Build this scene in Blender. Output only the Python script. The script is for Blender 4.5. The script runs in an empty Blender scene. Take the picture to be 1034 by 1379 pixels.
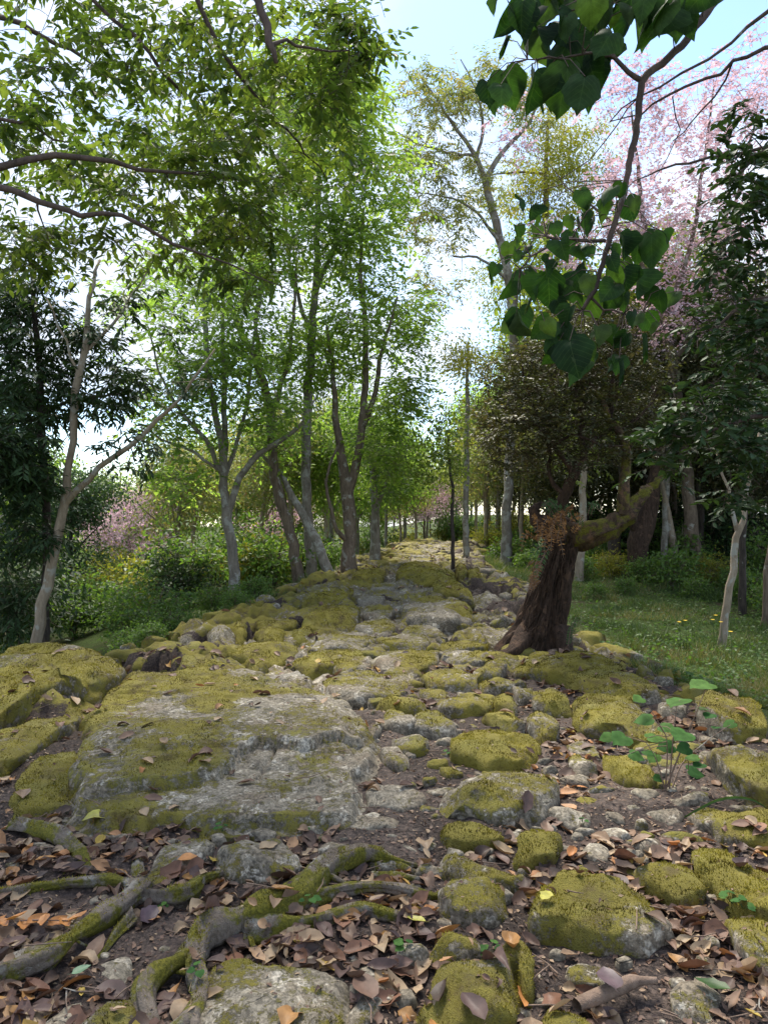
import bpy, math, random
import numpy as np
from mathutils import Vector, Matrix
from mathutils.bvhtree import BVHTree

SC = bpy.context.scene
COL = SC.collection
# ------------------------------------------------------------------ camera
H = 1.45
FPX = 985.0                       # focal length in pixels of the 1034x1379 photograph
cam = bpy.data.cameras.new('camera')
cam.sensor_fit = 'VERTICAL'; cam.sensor_height = 36.0
cam.lens = 36.0 * FPX / 1379.0
cam.clip_start = 0.05; cam.clip_end = 2000
cam_o = bpy.data.objects.new('camera', cam); COL.objects.link(cam_o)
cam_o.location = (0, 0, H); cam_o.rotation_euler = (math.radians(90), 0, 0)
SC.camera = cam_o
# ------------------------------------------------------------------ sky and sun
SUN_EL, SUN_AZ = 58.0, -12.0      # azimuth from +Y (view direction), negative = left
wd = bpy.data.worlds.new('World'); SC.world = wd; wd.use_nodes = True
nt = wd.node_tree; nt.nodes.clear()
out = nt.nodes.new('ShaderNodeOutputWorld'); bg = nt.nodes.new('ShaderNodeBackground')
sky = nt.nodes.new('ShaderNodeTexSky'); sky.sky_type = 'NISHITA'; sky.sun_disc = False
sky.sun_elevation = math.radians(SUN_EL); sky.sun_rotation = math.radians(SUN_AZ)
sky.air_density = 1.0; sky.dust_density = 0.3; sky.ozone_density = 3.0
tc = nt.nodes.new('ShaderNodeTexCoord')
mp = nt.nodes.new('ShaderNodeMapping'); mp.inputs['Scale'].default_value = (1.0, 1.0, 1.7)
mp.inputs['Location'].default_value = (3.4, 0.2, 0.9)
cn = nt.nodes.new('ShaderNodeTexNoise'); cn.inputs['Scale'].default_value = 2.6
cn.inputs['Detail'].default_value = 7; cn.inputs['Roughness'].default_value = 0.55
cr = nt.nodes.new('ShaderNodeMapRange'); cr.interpolation_type = 'SMOOTHSTEP'
cr.inputs['From Min'].default_value = 0.36; cr.inputs['From Max'].default_value = 0.60
mx = nt.nodes.new('ShaderNodeMix'); mx.data_type = 'RGBA'
cn2 = nt.nodes.new('ShaderNodeTexNoise'); cn2.inputs['Scale'].default_value = 4.5; cn2.inputs['Detail'].default_value = 6
cmx = nt.nodes.new('ShaderNodeMix'); cmx.data_type = 'RGBA'
cmx.inputs['A'].default_value = (2.5, 2.9, 3.6, 1); cmx.inputs['B'].default_value = (4.2, 4.45, 4.9, 1)
nt.links.new(mp.outputs['Vector'], cn2.inputs['Vector']); nt.links.new(cn2.outputs['Fac'], cmx.inputs['Factor'])
nt.links.new(cmx.outputs['Result'], mx.inputs['B'])
nt.links.new(tc.outputs['Generated'], mp.inputs['Vector'])
nt.links.new(mp.outputs['Vector'], cn.inputs['Vector'])
nt.links.new(cn.outputs['Fac'], cr.inputs['Value'])
nt.links.new(cr.outputs['Result'], mx.inputs['Factor'])
nt.links.new(sky.outputs['Color'], mx.inputs['A'])
nt.links.new(mx.outputs['Result'], bg.inputs['Color'])
bg.inputs['Strength'].default_value = 0.125
nt.links.new(bg.outputs['Background'], out.inputs['Surface'])
sun = bpy.data.lights.new('sun', 'SUN'); sun.energy = 3.7; sun.angle = math.radians(24)
sun.color = (1.0, 0.93, 0.82)
sun_o = bpy.data.objects.new('sun', sun); COL.objects.link(sun_o)
_e, _a = math.radians(SUN_EL), math.radians(SUN_AZ)
SDIR = Vector((math.sin(_a) * math.cos(_e), math.cos(_a) * math.cos(_e), math.sin(_e)))
sun_o.rotation_euler = SDIR.to_track_quat('Z', 'Y').to_euler()
vs = SC.view_settings
vs.view_transform = 'Standard'; vs.look = 'None'; vs.gamma = 1.0; vs.use_curve_mapping = False
vs.exposure = 1.45
SC.render.engine = 'CYCLES'
cy = SC.cycles
cy.max_bounces = 6; cy.diffuse_bounces = 4; cy.glossy_bounces = 2; cy.transmission_bounces = 4
cy.transparent_max_bounces = 4; cy.sample_clamp_indirect = 6.0
cy.use_denoising = True

# ------------------------------------------------------------------ helpers
RNG = np.random.default_rng(7)
random.seed(7)

def P(px, py, d):
    return np.array([(px - 517.0) / FPX * d, d, H - (py - 689.5) / FPX * d])

def PG(px, py, z=0.0):
    d = (H - z) * FPX / (py - 689.5)
    return np.array([(px - 517.0) / FPX * d, d])

def _hash(i, j, k, s):
    n = (i * 374761393 + j * 668265263 + k * 2147483647 + s * 1274126177) & 0xFFFFFFFF
    n = ((n ^ (n >> 13)) * 1274126177) & 0xFFFFFFFF
    n = (n ^ (n >> 16)) & 0xFFFFFFFF
    return n.astype(np.float64) / 4294967295.0 * 2 - 1

def vnoise(p, freq=1.0, seed=0):
    p = np.asarray(p, float) * freq
    if p.shape[-1] == 2:
        p = np.concatenate([p, np.zeros(p.shape[:-1] + (1,))], -1)
    f = np.floor(p); i = f.astype(np.int64); t = p - f
    t = t * t * (3 - 2 * t)
    r = 0
    for a in (0, 1):
        wx = t[..., 0] if a else 1 - t[..., 0]
        for b in (0, 1):
            wy = t[..., 1] if b else 1 - t[..., 1]
            for c in (0, 1):
                wz = t[..., 2] if c else 1 - t[..., 2]
                r = r + wx * wy * wz * _hash(i[..., 0] + a, i[..., 1] + b, i[..., 2] + c, seed)
    return r

def fbm(p, freq, seed, octs=3):
    r = 0; a = 1.0
    for o in range(octs):
        r = r + a * vnoise(p, freq * 2 ** o, seed + o * 17); a *= 0.5
    return r

def sstep(x, a, b):
    t = np.clip((x - a) / (b - a), 0, 1)
    return t * t * (3 - 2 * t)

def mesh_np(name, verts, faces_list, mats, smooth=True, attrs=None, mat_idx=None):
    """faces_list: list of int arrays (n,3) or (n,4)"""
    me = bpy.data.meshes.new(name)
    verts = np.ascontiguousarray(verts, dtype=np.float32)
    me.vertices.add(len(verts)); me.vertices.foreach_set('co', verts.ravel())
    loops = np.concatenate([f.ravel() for f in faces_list]).astype(np.int32)
    sizes = np.concatenate([np.full(len(f), f.shape[1]) for f in faces_list]).astype(np.int32)
    starts = np.zeros(len(sizes), np.int32); starts[1:] = np.cumsum(sizes)[:-1]
    me.loops.add(len(loops)); me.loops.foreach_set('vertex_index', loops)
    me.polygons.add(len(sizes)); me.polygons.foreach_set('loop_start', starts)
    me.polygons.foreach_set('loop_total', sizes)
    if smooth:
        me.polygons.foreach_set('use_smooth', np.ones(len(sizes), bool))
    for m in (mats if isinstance(mats, (list, tuple)) else [mats]):
        me.materials.append(m)
    if mat_idx is not None:
        me.polygons.foreach_set('material_index', np.asarray(mat_idx, np.int32))
    if attrs:
        for k, v in attrs.items():
            at = me.attributes.new(k, 'FLOAT', 'POINT')
            at.data.foreach_set('value', np.ascontiguousarray(v, dtype=np.float32))
    me.update(calc_edges=True)
    return me

def link(name, me, parent=None, loc=None, kind=None):
    o = bpy.data.objects.new(name, me); COL.objects.link(o)
    if parent is not None: o.parent = parent
    if loc is not None: o.location = loc
    if kind: o['kind'] = kind
    return o

def tag(o, label, cat, group=None, kind=None):
    o['label'] = label; o['category'] = cat
    if group: o['group'] = group
    if kind: o['kind'] = kind
    return o

def empty(name, loc=(0, 0, 0)):
    o = bpy.data.objects.new(name, None); COL.objects.link(o); o.location = loc
    o.empty_display_size = 0.1
    return o

# ------------------------------------------------------------------ materials
def new_mat(name):
    m = bpy.data.materials.new(name); m.use_nodes = True
    n = m.node_tree; n.nodes.clear()
    o = n.nodes.new('ShaderNodeOutputMaterial')
    return m, n, o

def N(n, t, **kw):
    x = n.nodes.new(t)
    for k, v in kw.items():
        if k in x.inputs: x.inputs[k].default_value = v
        else: setattr(x, k, v)
    return x

def noise(n, vec, scale, detail=4, rough=0.55, dist=0.0):
    x = N(n, 'ShaderNodeTexNoise')
    x.inputs['Scale'].default_value = scale; x.inputs['Detail'].default_value = detail
    x.inputs['Roughness'].default_value = rough; x.inputs['Distortion'].default_value = dist
    n.links.new(vec, x.inputs['Vector'])
    return x.outputs['Fac']

def ramp(n, fac, stops, interp='LINEAR'):
    x = N(n, 'ShaderNodeValToRGB'); x.color_ramp.interpolation = interp
    e = x.color_ramp.elements
    while len(e) < len(stops): e.new(0.5)
    for k, (p, c) in enumerate(stops):
        e[k].position = p; e[k].color = (*c, 1)
    n.links.new(fac, x.inputs['Fac'])
    return x.outputs['Color']

def mapr(n, v, a, b, c=0.0, d=1.0, smooth=True):
    x = N(n, 'ShaderNodeMapRange'); x.interpolation_type = 'SMOOTHSTEP' if smooth else 'LINEAR'
    x.inputs['From Min'].default_value = a; x.inputs['From Max'].default_value = b
    x.inputs['To Min'].default_value = c; x.inputs['To Max'].default_value = d
    n.links.new(v, x.inputs['Value'])
    return x.outputs['Result']

def mixc(n, f, a, b, blend='MIX'):
    x = N(n, 'ShaderNodeMix'); x.data_type = 'RGBA'; x.blend_type = blend
    for k, v in (('Factor', f), ('A', a), ('B', b)):
        if isinstance(v, (tuple, float, int)):
            x.inputs[k].default_value = (*v, 1) if isinstance(v, tuple) else v
        else: n.links.new(v, x.inputs[k])
    return x.outputs['Result']

def math_(n, op, a, b=0.0):
    x = N(n, 'ShaderNodeMath'); x.operation = op
    for k, v in ((0, a), (1, b)):
        if isinstance(v, (float, int)): x.inputs[k].default_value = v
        else: n.links.new(v, x.inputs[k])
    return x.outputs['Value']

def attr(n, name):
    x = N(n, 'ShaderNodeAttribute'); x.attribute_name = name
    return x.outputs['Fac']

def bump(n, h, strength=0.5, dist=0.02, normal=None):
    x = N(n, 'ShaderNodeBump'); x.inputs['Strength'].default_value = strength
    x.inputs['Distance'].default_value = dist
    n.links.new(h, x.inputs['Height'])
    if normal is not None: n.links.new(normal, x.inputs['Normal'])
    return x.outputs['Normal']

def pos(n):
    return N(n, 'ShaderNodeNewGeometry').outputs['Position']

MOSS_STOPS = [(0.0, (0.062, 0.051, 0.015)), (0.35, (0.160, 0.134, 0.021)), (0.65, (0.272, 0.232, 0.033)), (1.0, (0.37, 0.32, 0.06))]

def mat_rock(name, grey=(0.205, 0.178, 0.132), dark=(0.058, 0.049, 0.037), pale=(0.40, 0.36, 0.285), moss_shift=0.0, soil=False):
    m, n, o = new_mat(name)
    v = pos(n)
    big = noise(n, v, 2.3, 5); mid = noise(n, v, 9, 6, 0.65); fine = noise(n, v, 60, 5, 0.7)
    base = ramp(n, mid, [(0.25, dark), (0.5, grey), (0.8, tuple(min(1, c * 1.25) for c in grey))])
    warm = mixc(n, mapr(n, big, 0.45, 0.7), base, (0.16, 0.125, 0.085))
    lich = math_(n, 'MAXIMUM', mapr(n, noise(n, v, 14, 5, 0.6, 0.6), 0.585, 0.63), mapr(n, noise(n, v, 4.5, 6, 0.65, 0.4), 0.585, 0.625))
    c1 = mixc(n, math_(n, 'MULTIPLY', lich, 0.8), warm, pale)
    sp = mapr(n, fine, 0.35, 0.68, 0.45, 1.35)
    c1 = mixc(n, 1.0, c1, sp, 'MULTIPLY')
    # moss
    mo = attr(n, 'moss')
    mn = noise(n, v, 22, 6, 0.7); mn2 = noise(n, v, 160, 4, 0.75)
    s = math_(n, 'ADD', mo, math_(n, 'MULTIPLY', math_(n, 'SUBTRACT', mn, 0.5), 2.3))
    s = math_(n, 'ADD', s, math_(n, 'MULTIPLY', math_(n, 'SUBTRACT', mn2, 0.5), 0.9))
    mf = mapr(n, s, 0.30 - moss_shift, 0.66 - moss_shift, 0.0, 0.95)
    tone = math_(n, 'ADD', math_(n, 'MULTIPLY', mn2, 0.75), math_(n, 'MULTIPLY', noise(n, v, 4.5, 4, 0.6), 0.75))
    tone = math_(n, 'SUBTRACT', tone, 0.25)
    mc = ramp(n, tone, MOSS_STOPS)
    mc = mixc(n, mapr(n, noise(n, v, 7, 5, 0.65), 0.50, 0.66, 0.0, 0.8), mc, (0.095, 0.066, 0.022))
    mc = mixc(n, mapr(n, noise(n, v, 1.7, 4, 0.6), 0.50, 0.66, 0.0, 0.32), mc, (0.13, 0.15, 0.03))
    mc = mixc(n, mapr(n, noise(n, v, 3.1, 3, 0.6), 0.55, 0.70, 0.0, 0.6), mc, (0.30, 0.27, 0.075))
    col = mixc(n, mf, c1, mc)
    if soil:
        so = math_(n, 'ADD', attr(n, 'soil'), math_(n, 'MULTIPLY', math_(n, 'SUBTRACT', noise(n, v, 16, 5, 0.65), 0.5), 0.9))
        sc0 = ramp(n, noise(n, v, 55, 7, 0.75), [(0.30, (0.012, 0.009, 0.008)), (0.48, (0.045, 0.032, 0.026)), (0.58, (0.085, 0.060, 0.047)), (0.70, (0.17, 0.125, 0.095))])
        col = mixc(n, mapr(n, so, 0.42, 0.58), col, sc0)
    h1 = math_(n, 'ADD', math_(n, 'MULTIPLY', mid, 0.6), math_(n, 'MULTIPLY', fine, 0.18))
    vor = N(n, 'ShaderNodeTexVoronoi'); vor.feature = 'DISTANCE_TO_EDGE'; vor.inputs['Scale'].default_value = 1.7
    wv = N(n, 'ShaderNodeVectorMath'); wv.operation = 'ADD'
    nz = N(n, 'ShaderNodeTexNoise'); nz.inputs['Scale'].default_value = 5.0; nz.inputs['Detail'].default_value = 4
    n.links.new(v, nz.inputs['Vector'])
    sc_ = N(n, 'ShaderNodeVectorMath'); sc_.operation = 'SCALE'; sc_.inputs['Scale'].default_value = 0.35
    n.links.new(nz.outputs['Color'], sc_.inputs[0])
    n.links.new(v, wv.inputs[0]); n.links.new(sc_.outputs[0], wv.inputs[1]); n.links.new(wv.outputs[0], vor.inputs['Vector'])
    crack = mapr(n, vor.outputs['Distance'], 0.0, 0.012, -0.25, 0.0)
    h1 = math_(n, 'ADD', h1, crack)
    hm = math_(n, 'ADD', math_(n, 'MULTIPLY', mn2, 0.9), math_(n, 'MULTIPLY', noise(n, v, 400, 2, 0.6), 0.4))
    mixh = N(n, 'ShaderNodeMix'); mixh.data_type = 'FLOAT'
    n.links.new(mf, mixh.inputs['Factor']); n.links.new(h1, mixh.inputs['A']); n.links.new(hm, mixh.inputs['B'])
    b = N(n, 'ShaderNodeBsdfPrincipled'); b.inputs['Roughness'].default_value = 0.85
    b.inputs['Specular IOR Level'].default_value = 0.3
    n.links.new(col, b.inputs['Base Color'])
    n.links.new(bump(n, mixh.outputs['Result'], 0.9, 0.02), b.inputs['Normal'])
    n.links.new(b.outputs['BSDF'], o.inputs['Surface'])
    return m

def mat_soil(name):
    m, n, o = new_mat(name)
    v = pos(n)
    a = noise(n, v, 3.0, 6, 0.6); b_ = noise(n, v, 35, 6, 0.7); c = noise(n, v, 120, 4, 0.7)
    col = ramp(n, b_, [(0.25, (0.018, 0.013, 0.011)), (0.5, (0.052, 0.036, 0.028)), (0.75, (0.10, 0.072, 0.055))])
    col = mixc(n, mapr(n, a, 0.5, 0.75, 0, 0.6), col, (0.085, 0.065, 0.058))
    vo = N(n, 'ShaderNodeTexVoronoi'); vo.inputs['Scale'].default_value = 45; vo.inputs['Randomness'].default_value = 1
    n.links.new(v, vo.inputs['Vector'])
    peb = mapr(n, vo.outputs['Distance'], 0.12, 0.3, 1, 0)
    col = mixc(n, math_(n, 'MULTIPLY', peb, 0.5), col, (0.13, 0.10, 0.08))
    hh = math_(n, 'ADD', math_(n, 'ADD', b_, math_(n, 'MULTIPLY', peb, 0.4)), math_(n, 'MULTIPLY', c, 0.5))
    p = N(n, 'ShaderNodeBsdfPrincipled'); p.inputs['Roughness'].default_value = 0.95
    p.inputs['Specular IOR Level'].default_value = 0.15
    n.links.new(col, p.inputs['Base Color'])
    n.links.new(bump(n, hh, 1.0, 0.02), p.inputs['Normal'])
    n.links.new(p.outputs['BSDF'], o.inputs['Surface'])
    return m

def mat_ground(name):
    m, n, o = new_mat(name)
    v = pos(n)
    a = noise(n, v, 0.6, 6, 0.6); b_ = noise(n, v, 9, 6, 0.7); c = noise(n, v, 70, 4, 0.7)
    soil = ramp(n, c, [(0.3, (0.022, 0.016, 0.011)), (0.7, (0.085, 0.06, 0.04))])
    grn = ramp(n, c, [(0.3, (0.02, 0.035, 0.010)), (0.7, (0.075, 0.11, 0.025))])
    f = math_(n, 'ADD', math_(n, 'MULTIPLY', a, 0.6), math_(n, 'MULTIPLY', b_, 0.5))
    col = mixc(n, mapr(n, f, 0.42, 0.58), soil, grn)
    p = N(n, 'ShaderNodeBsdfPrincipled'); p.inputs['Roughness'].default_value = 0.95
    p.inputs['Specular IOR Level'].default_value = 0.1
    n.links.new(col, p.inputs['Base Color'])
    n.links.new(bump(n, math_(n, 'ADD', b_, math_(n, 'MULTIPLY', c, 0.4)), 1.0, 0.05), p.inputs['Normal'])
    n.links.new(p.outputs['BSDF'], o.inputs['Surface'])
    return m

def mat_leaf(name, stops, trans=0.4, rough=0.5, spec=0.35, use='tint', tcol=(1.25, 1.3, 0.55), veins=False):
    """stops: ramp over a per-leaf random value; translucent mix for backlight"""
    m, n, o = new_mat(name)
    if use == 'tint': f = attr(n, 'tint')
    else: f = N(n, 'ShaderNodeObjectInfo').outputs['Random']
    col = ramp(n, f, stops)
    v = pos(n)
    col = mixc(n, 1.0, col, mapr(n, noise(n, v, 25, 3, 0.6), 0.3, 0.7, 0.75, 1.2), 'MULTIPLY')
    if veins:
        oc = N(n, 'ShaderNodeTexCoord').outputs['Object']
        sx = N(n, 'ShaderNodeSeparateXYZ'); n.links.new(oc, sx.inputs[0])
        ay = math_(n, 'ABSOLUTE', sx.outputs['Y'])
        q = math_(n, 'FRACT', math_(n, 'MULTIPLY', math_(n, 'SUBTRACT', sx.outputs['X'], math_(n, 'MULTIPLY', ay, 0.75)), 6.5))
        lat = mapr(n, math_(n, 'ABSOLUTE', math_(n, 'SUBTRACT', q, 0.5)), 0.0, 0.07, 1, 0)
        mid_ = mapr(n, ay, 0.004, 0.016, 1, 0)
        vn = math_(n, 'MAXIMUM', lat, mid_)
        col = mixc(n, math_(n, 'MULTIPLY', vn, 0.30), col, (0.09, 0.14, 0.05))
    p = N(n, 'ShaderNodeBsdfPrincipled'); p.inputs['Roughness'].default_value = rough
    p.inputs['Specular IOR Level'].default_value = spec
    n.links.new(col, p.inputs['Base Color'])
    if trans > 0:
        t = N(n, 'ShaderNodeBsdfTranslucent')
        tc_ = mixc(n, 1.0, col, tcol, 'MULTIPLY')
        n.links.new(tc_, t.inputs['Color'])
        ms = N(n, 'ShaderNodeMixShader'); ms.inputs['Fac'].default_value = trans
        n.links.new(p.outputs['BSDF'], ms.inputs[1]); n.links.new(t.outputs['BSDF'], ms.inputs[2])
        n.links.new(ms.outputs['Shader'], o.inputs['Surface'])
    else:
        n.links.new(p.outputs['BSDF'], o.inputs['Surface'])
    return m

def mat_bark(name, c0, c1, lichen=(0.33, 0.33, 0.29), lf=0.5, moss=0.0, vs_=6.0, bs=0.7):
    m, n, o = new_mat(name)
    v = pos(n)
    mp_ = N(n, 'ShaderNodeMapping'); mp_.inputs['Scale'].default_value = (1, 1, 0.28)
    n.links.new(v, mp_.inputs['Vector'])
    a = noise(n, mp_.outputs['Vector'], vs_ * 3, 6, 0.7); f = noise(n, v, 90, 4, 0.7)
    col = ramp(n, a, [(0.3, c0), (0.65, c1)])
    li = mapr(n, noise(n, v, vs_, 5, 0.65), 0.62 - 0.2 * lf, 0.70 - 0.2 * lf)
    col = mixc(n, math_(n, 'MULTIPLY', li, 0.75), col, lichen)
    if moss > 0:
        mo = mapr(n, noise(n, v, 7, 6, 0.7), 0.66 - 0.3 * moss, 0.76 - 0.3 * moss)
        col = mixc(n, mo, col, ramp(n, f, [(0.3, (0.05, 0.05, 0.01)), (0.7, (0.17, 0.155, 0.02))]))
    p = N(n, 'ShaderNodeBsdfPrincipled'); p.inputs['Roughness'].default_value = 0.9
    p.inputs['Specular IOR Level'].default_value = 0.2
    n.links.new(col, p.inputs['Base Color'])
    hh = math_(n, 'ADD', a, math_(n, 'MULTIPLY', f, 0.4))
    n.links.new(bump(n, hh, bs, 0.02), p.inputs['Normal'])
    n.links.new(p.outputs['BSDF'], o.inputs['Surface'])
    return m

M = {}
M['rock'] = mat_rock('mossy_rock')
M['rock_far'] = mat_rock('grey_rock', grey=(0.20, 0.182, 0.15), dark=(0.07, 0.062, 0.05))
M['track'] = mat_rock('track_surface', soil=True)
M['soil'] = mat_soil('dark_soil')
M['ground'] = mat_ground('forest_ground')
M['moss'] = mat_leaf('moss_fuzz', MOSS_STOPS, trans=0.25, rough=0.9, spec=0.05, tcol=(1.1, 1.1, 0.7))
M['grass'] = mat_leaf('grass_blade', [(0, (0.045, 0.080, 0.022)), (0.45, (0.085, 0.135, 0.035)), (0.75, (0.15, 0.175, 0.06)), (1, (0.26, 0.21, 0.10))], trans=0.3)
G = lambda *c: [(k / (len(c) - 1), x) for k, x in enumerate(c)]
M['lf_mid'] = mat_leaf('leaf_mid_green', G((0.07, 0.115, 0.025), (0.13, 0.185, 0.04), (0.22, 0.26, 0.06)), trans=0.6, tcol=(1.4, 1.4, 0.65))
M['lf_lime'] = mat_leaf('leaf_lime_green', G((0.11, 0.185, 0.035), (0.20, 0.29, 0.06), (0.31, 0.36, 0.10)), trans=0.65, tcol=(1.3, 1.45, 0.75))
M['lf_dark'] = mat_leaf('leaf_dark_green', G((0.016, 0.034, 0.016), (0.03, 0.058, 0.022), (0.05, 0.09, 0.035)), trans=0.2, rough=0.6, spec=0.2)
M['lf_olive'] = mat_leaf('leaf_olive_brown', G((0.030, 0.036, 0.018), (0.052, 0.060, 0.026), (0.085, 0.084, 0.036), (0.125, 0.09, 0.045)), trans=0.25, rough=0.5, spec=0.25)
M['lf_pale'] = mat_leaf('leaf_pale_grey_green', G((0.13, 0.17, 0.07), (0.20, 0.24, 0.10), (0.27, 0.26, 0.12), (0.30, 0.20, 0.10)), trans=0.5)
M['lf_yellow'] = mat_leaf('leaf_yellow_green', G((0.14, 0.18, 0.025), (0.24, 0.25, 0.04), (0.33, 0.27, 0.05)), trans=0.5)
M['lf_heart'] = mat_leaf('leaf_heart_shaped', G((0.010, 0.026, 0.010), (0.018, 0.042, 0.014), (0.030, 0.062, 0.018), (0.05, 0.075, 0.03)), trans=0.38, rough=0.65, spec=0.15, use='obj', tcol=(1.0, 1.3, 0.35), veins=True)
M['lf_over'] = mat_leaf('leaf_overhanging', G((0.038, 0.072, 0.018), (0.08, 0.13, 0.025), (0.17, 0.215, 0.05)), trans=0.55, tcol=(1.35, 1.35, 0.65))
M['lf_over_obj'] = mat_leaf('leaf_overhanging_single', G((0.038, 0.072, 0.018), (0.08, 0.13, 0.025), (0.17, 0.215, 0.05)), trans=0.55, tcol=(1.35, 1.35, 0.65), use='obj')
M['lf_seed'] = mat_leaf('leaf_seedling', G((0.028, 0.078, 0.022), (0.045, 0.11, 0.028), (0.07, 0.14, 0.032)), trans=0.3, rough=0.7, spec=0.08, use='obj', tcol=(1, 1.2, 0.6))
M['lf_bush'] = mat_leaf('leaf_bush', G((0.05, 0.10, 0.025), (0.10, 0.18, 0.04), (0.18, 0.26, 0.06)), trans=0.5)
M['lf_blue'] = mat_leaf('leaf_blue_green', G((0.025, 0.055, 0.035), (0.05, 0.095, 0.05), (0.085, 0.14, 0.06)), trans=0.3)
M['pink'] = mat_leaf('cherry_blossom', G((0.42, 0.31, 0.34), (0.56, 0.45, 0.485), (0.70, 0.61, 0.64)), trans=0.5, rough=0.7, spec=0.1, tcol=(1.1, 0.9, 0.95))
M['orange'] = mat_leaf('dry_fern', G((0.10, 0.045, 0.018), (0.22, 0.10, 0.03), (0.36, 0.18, 0.06)), trans=0.2, rough=0.7)
M['fern'] = mat_leaf('green_fern', G((0.04, 0.085, 0.022), (0.075, 0.14, 0.04)), trans=0.3)
LIT = [(0.0, (0.045, 0.030, 0.024)), (0.2, (0.10, 0.060, 0.042)), (0.4, (0.155, 0.092, 0.060)), (0.58, (0.12, 0.068, 0.048)), (0.72, (0.23, 0.15, 0.09)), (0.85, (0.34, 0.245, 0.150)), (0.93, (0.35, 0.15, 0.05)), (1.0, (0.36, 0.28, 0.055))]
M['lit_obj'] = mat_leaf('fallen_leaf', LIT, trans=0.1, rough=0.55, spec=0.35, use='obj', tcol=(1.2, 0.9, 0.6))
M['lit'] = mat_leaf('leaf_litter', LIT, trans=0.1, rough=0.6, spec=0.3, tcol=(1.2, 0.9, 0.6))
M['orange_leaf'] = mat_leaf('orange_dry_leaf', G((0.40, 0.17, 0.05), (0.46, 0.20, 0.06)), trans=0.15, use='obj')
M['yellow_leaf'] = mat_leaf('yellow_green_leaf', G((0.36, 0.33, 0.06), (0.38, 0.36, 0.07)), trans=0.15, use='obj')
M['purple_leaf'] = mat_leaf('dark_purple_leaf', G((0.07, 0.045, 0.055), (0.085, 0.055, 0.06)), trans=0.05, use='obj')
M['mint_leaf'] = mat_leaf('pale_green_leaf', G((0.14, 0.24, 0.13), (0.16, 0.26, 0.15)), trans=0.1, use='obj', tcol=(1, 1, 1))
M['petal'] = mat_leaf('yellow_petal', G((0.75, 0.50, 0.02), (0.80, 0.58, 0.03)), trans=0.2, use='obj', tcol=(1, 1, 1))
M['bk_grey'] = mat_bark('bark_grey', (0.10, 0.085, 0.068), (0.25, 0.22, 0.18), lf=0.55, moss=0.12)
M['bk_brown'] = mat_bark('bark_brown', (0.07, 0.05, 0.036), (0.19, 0.145, 0.105), lf=0.3, moss=0.2)
M['bk_tan'] = mat_bark('bark_tan', (0.17, 0.13, 0.09), (0.32, 0.26, 0.19), lf=0.45)
M['bk_dark'] = mat_bark('bark_dark', (0.022, 0.018, 0.015), (0.07, 0.055, 0.045), lf=0.1)
M['bk_old'] = mat_bark('bark_old_shaggy', (0.010, 0.007, 0.005), (0.072, 0.045, 0.031), lichen=(0.10, 0.06, 0.038), lf=0.35, moss=0.06, vs_=9, bs=1.0)
M['bk_oldmoss'] = mat_bark('bark_old_mossy', (0.02, 0.014, 0.009), (0.10, 0.065, 0.04), lichen=(0.16, 0.09, 0.05), lf=0.4, moss=0.62, vs_=9, bs=1.0)
M['root'] = mat_bark('root_bark', (0.075, 0.058, 0.045), (0.20, 0.165, 0.13), lichen=(0.27, 0.25, 0.21), lf=0.4, moss=0.72, vs_=8, bs=0.9)
M['stick'] = mat_bark('stick_bark', (0.13, 0.09, 0.065), (0.24, 0.17, 0.125), lf=0.05)
M['stem'] = mat_bark('branch_bark', (0.04, 0.03, 0.026), (0.12, 0.085, 0.07), lf=0.1)

# ------------------------------------------------------------------ terrain
_PY = np.array([-20, 4.6, 8.5, 12, 14.5, 18, 22, 36, 60, 400.0])
_PC = np.array([0, 0, -0.1, 0.5, 0.65, 1.05, 1.7, 4.0, 8, 60.0])
_HY = np.array([-20, 6.5, 9, 12, 14.5, 22, 400.0])
_HW = np.array([2.5, 2.45, 1.95, 1.7, 1.25, 1.0, 1.0])

def gz(x, y):
    x = np.asarray(x, float); y = np.asarray(y, float)
    c = np.interp(y, _PY, _PC); hw = np.interp(y, _HY, _HW)
    e = 0.34 * sstep(y, 6.5, 15) + 0.12 * sstep(y, 15, 22) - 0.9 * sstep(y, 22.5, 36)
    ul = np.maximum(c - x - hw, 0); ur = np.maximum(x - c - hw, 0)
    z = e - 0.55 * sstep(ul, 0.0, 1.8) - 0.16 * np.maximum(ul - 1.5, 0) * sstep(ul, 1, 4)
    z = np.maximum(z, e - 9.0)
    z = z - 0.22 * sstep(ur, 0, 0.9) - 0.01 * np.minimum(ur, 20)
    p = np.stack([x, y], -1)
    off = np.maximum(ul, ur)
    z = z + 0.10 * sstep(off, 0, 1.5) * fbm(p, 0.35, 3, 3)
    return z

def gz1(x, y): return float(gz(np.array([x]), np.array([y]))[0])

def graded(a, b, n, pw):
    t = np.linspace(-1, 1, n)
    return np.sign(t) * np.abs(t) ** pw * (b - a) / 2 + (a + b) / 2

xs = graded(-420, 420, 221, 2.6)
ys = -12 + 560 * np.linspace(0, 1, 221) ** 2.4
X, Y = np.meshgrid(xs, ys)
Z = gz(X, Y) - 0.16 * (np.abs(X - np.interp(Y, _PY, _PC)) < np.interp(Y, _HY, _HW) + 0.10) * (Y < 33)
nx, ny = len(xs), len(ys)
idx = np.arange(nx * ny).reshape(ny, nx)
quads = np.stack([idx[:-1, :-1], idx[:-1, 1:], idx[1:, 1:], idx[1:, :-1]], -1).reshape(-1, 4)
g_me = mesh_np('ground', np.stack([X, Y, Z], -1).reshape(-1, 3), [quads], M['ground'])
ground = link('ground', g_me, kind='structure')
ground['label'] = 'dark forest floor falling away left of the stone track'

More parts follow.
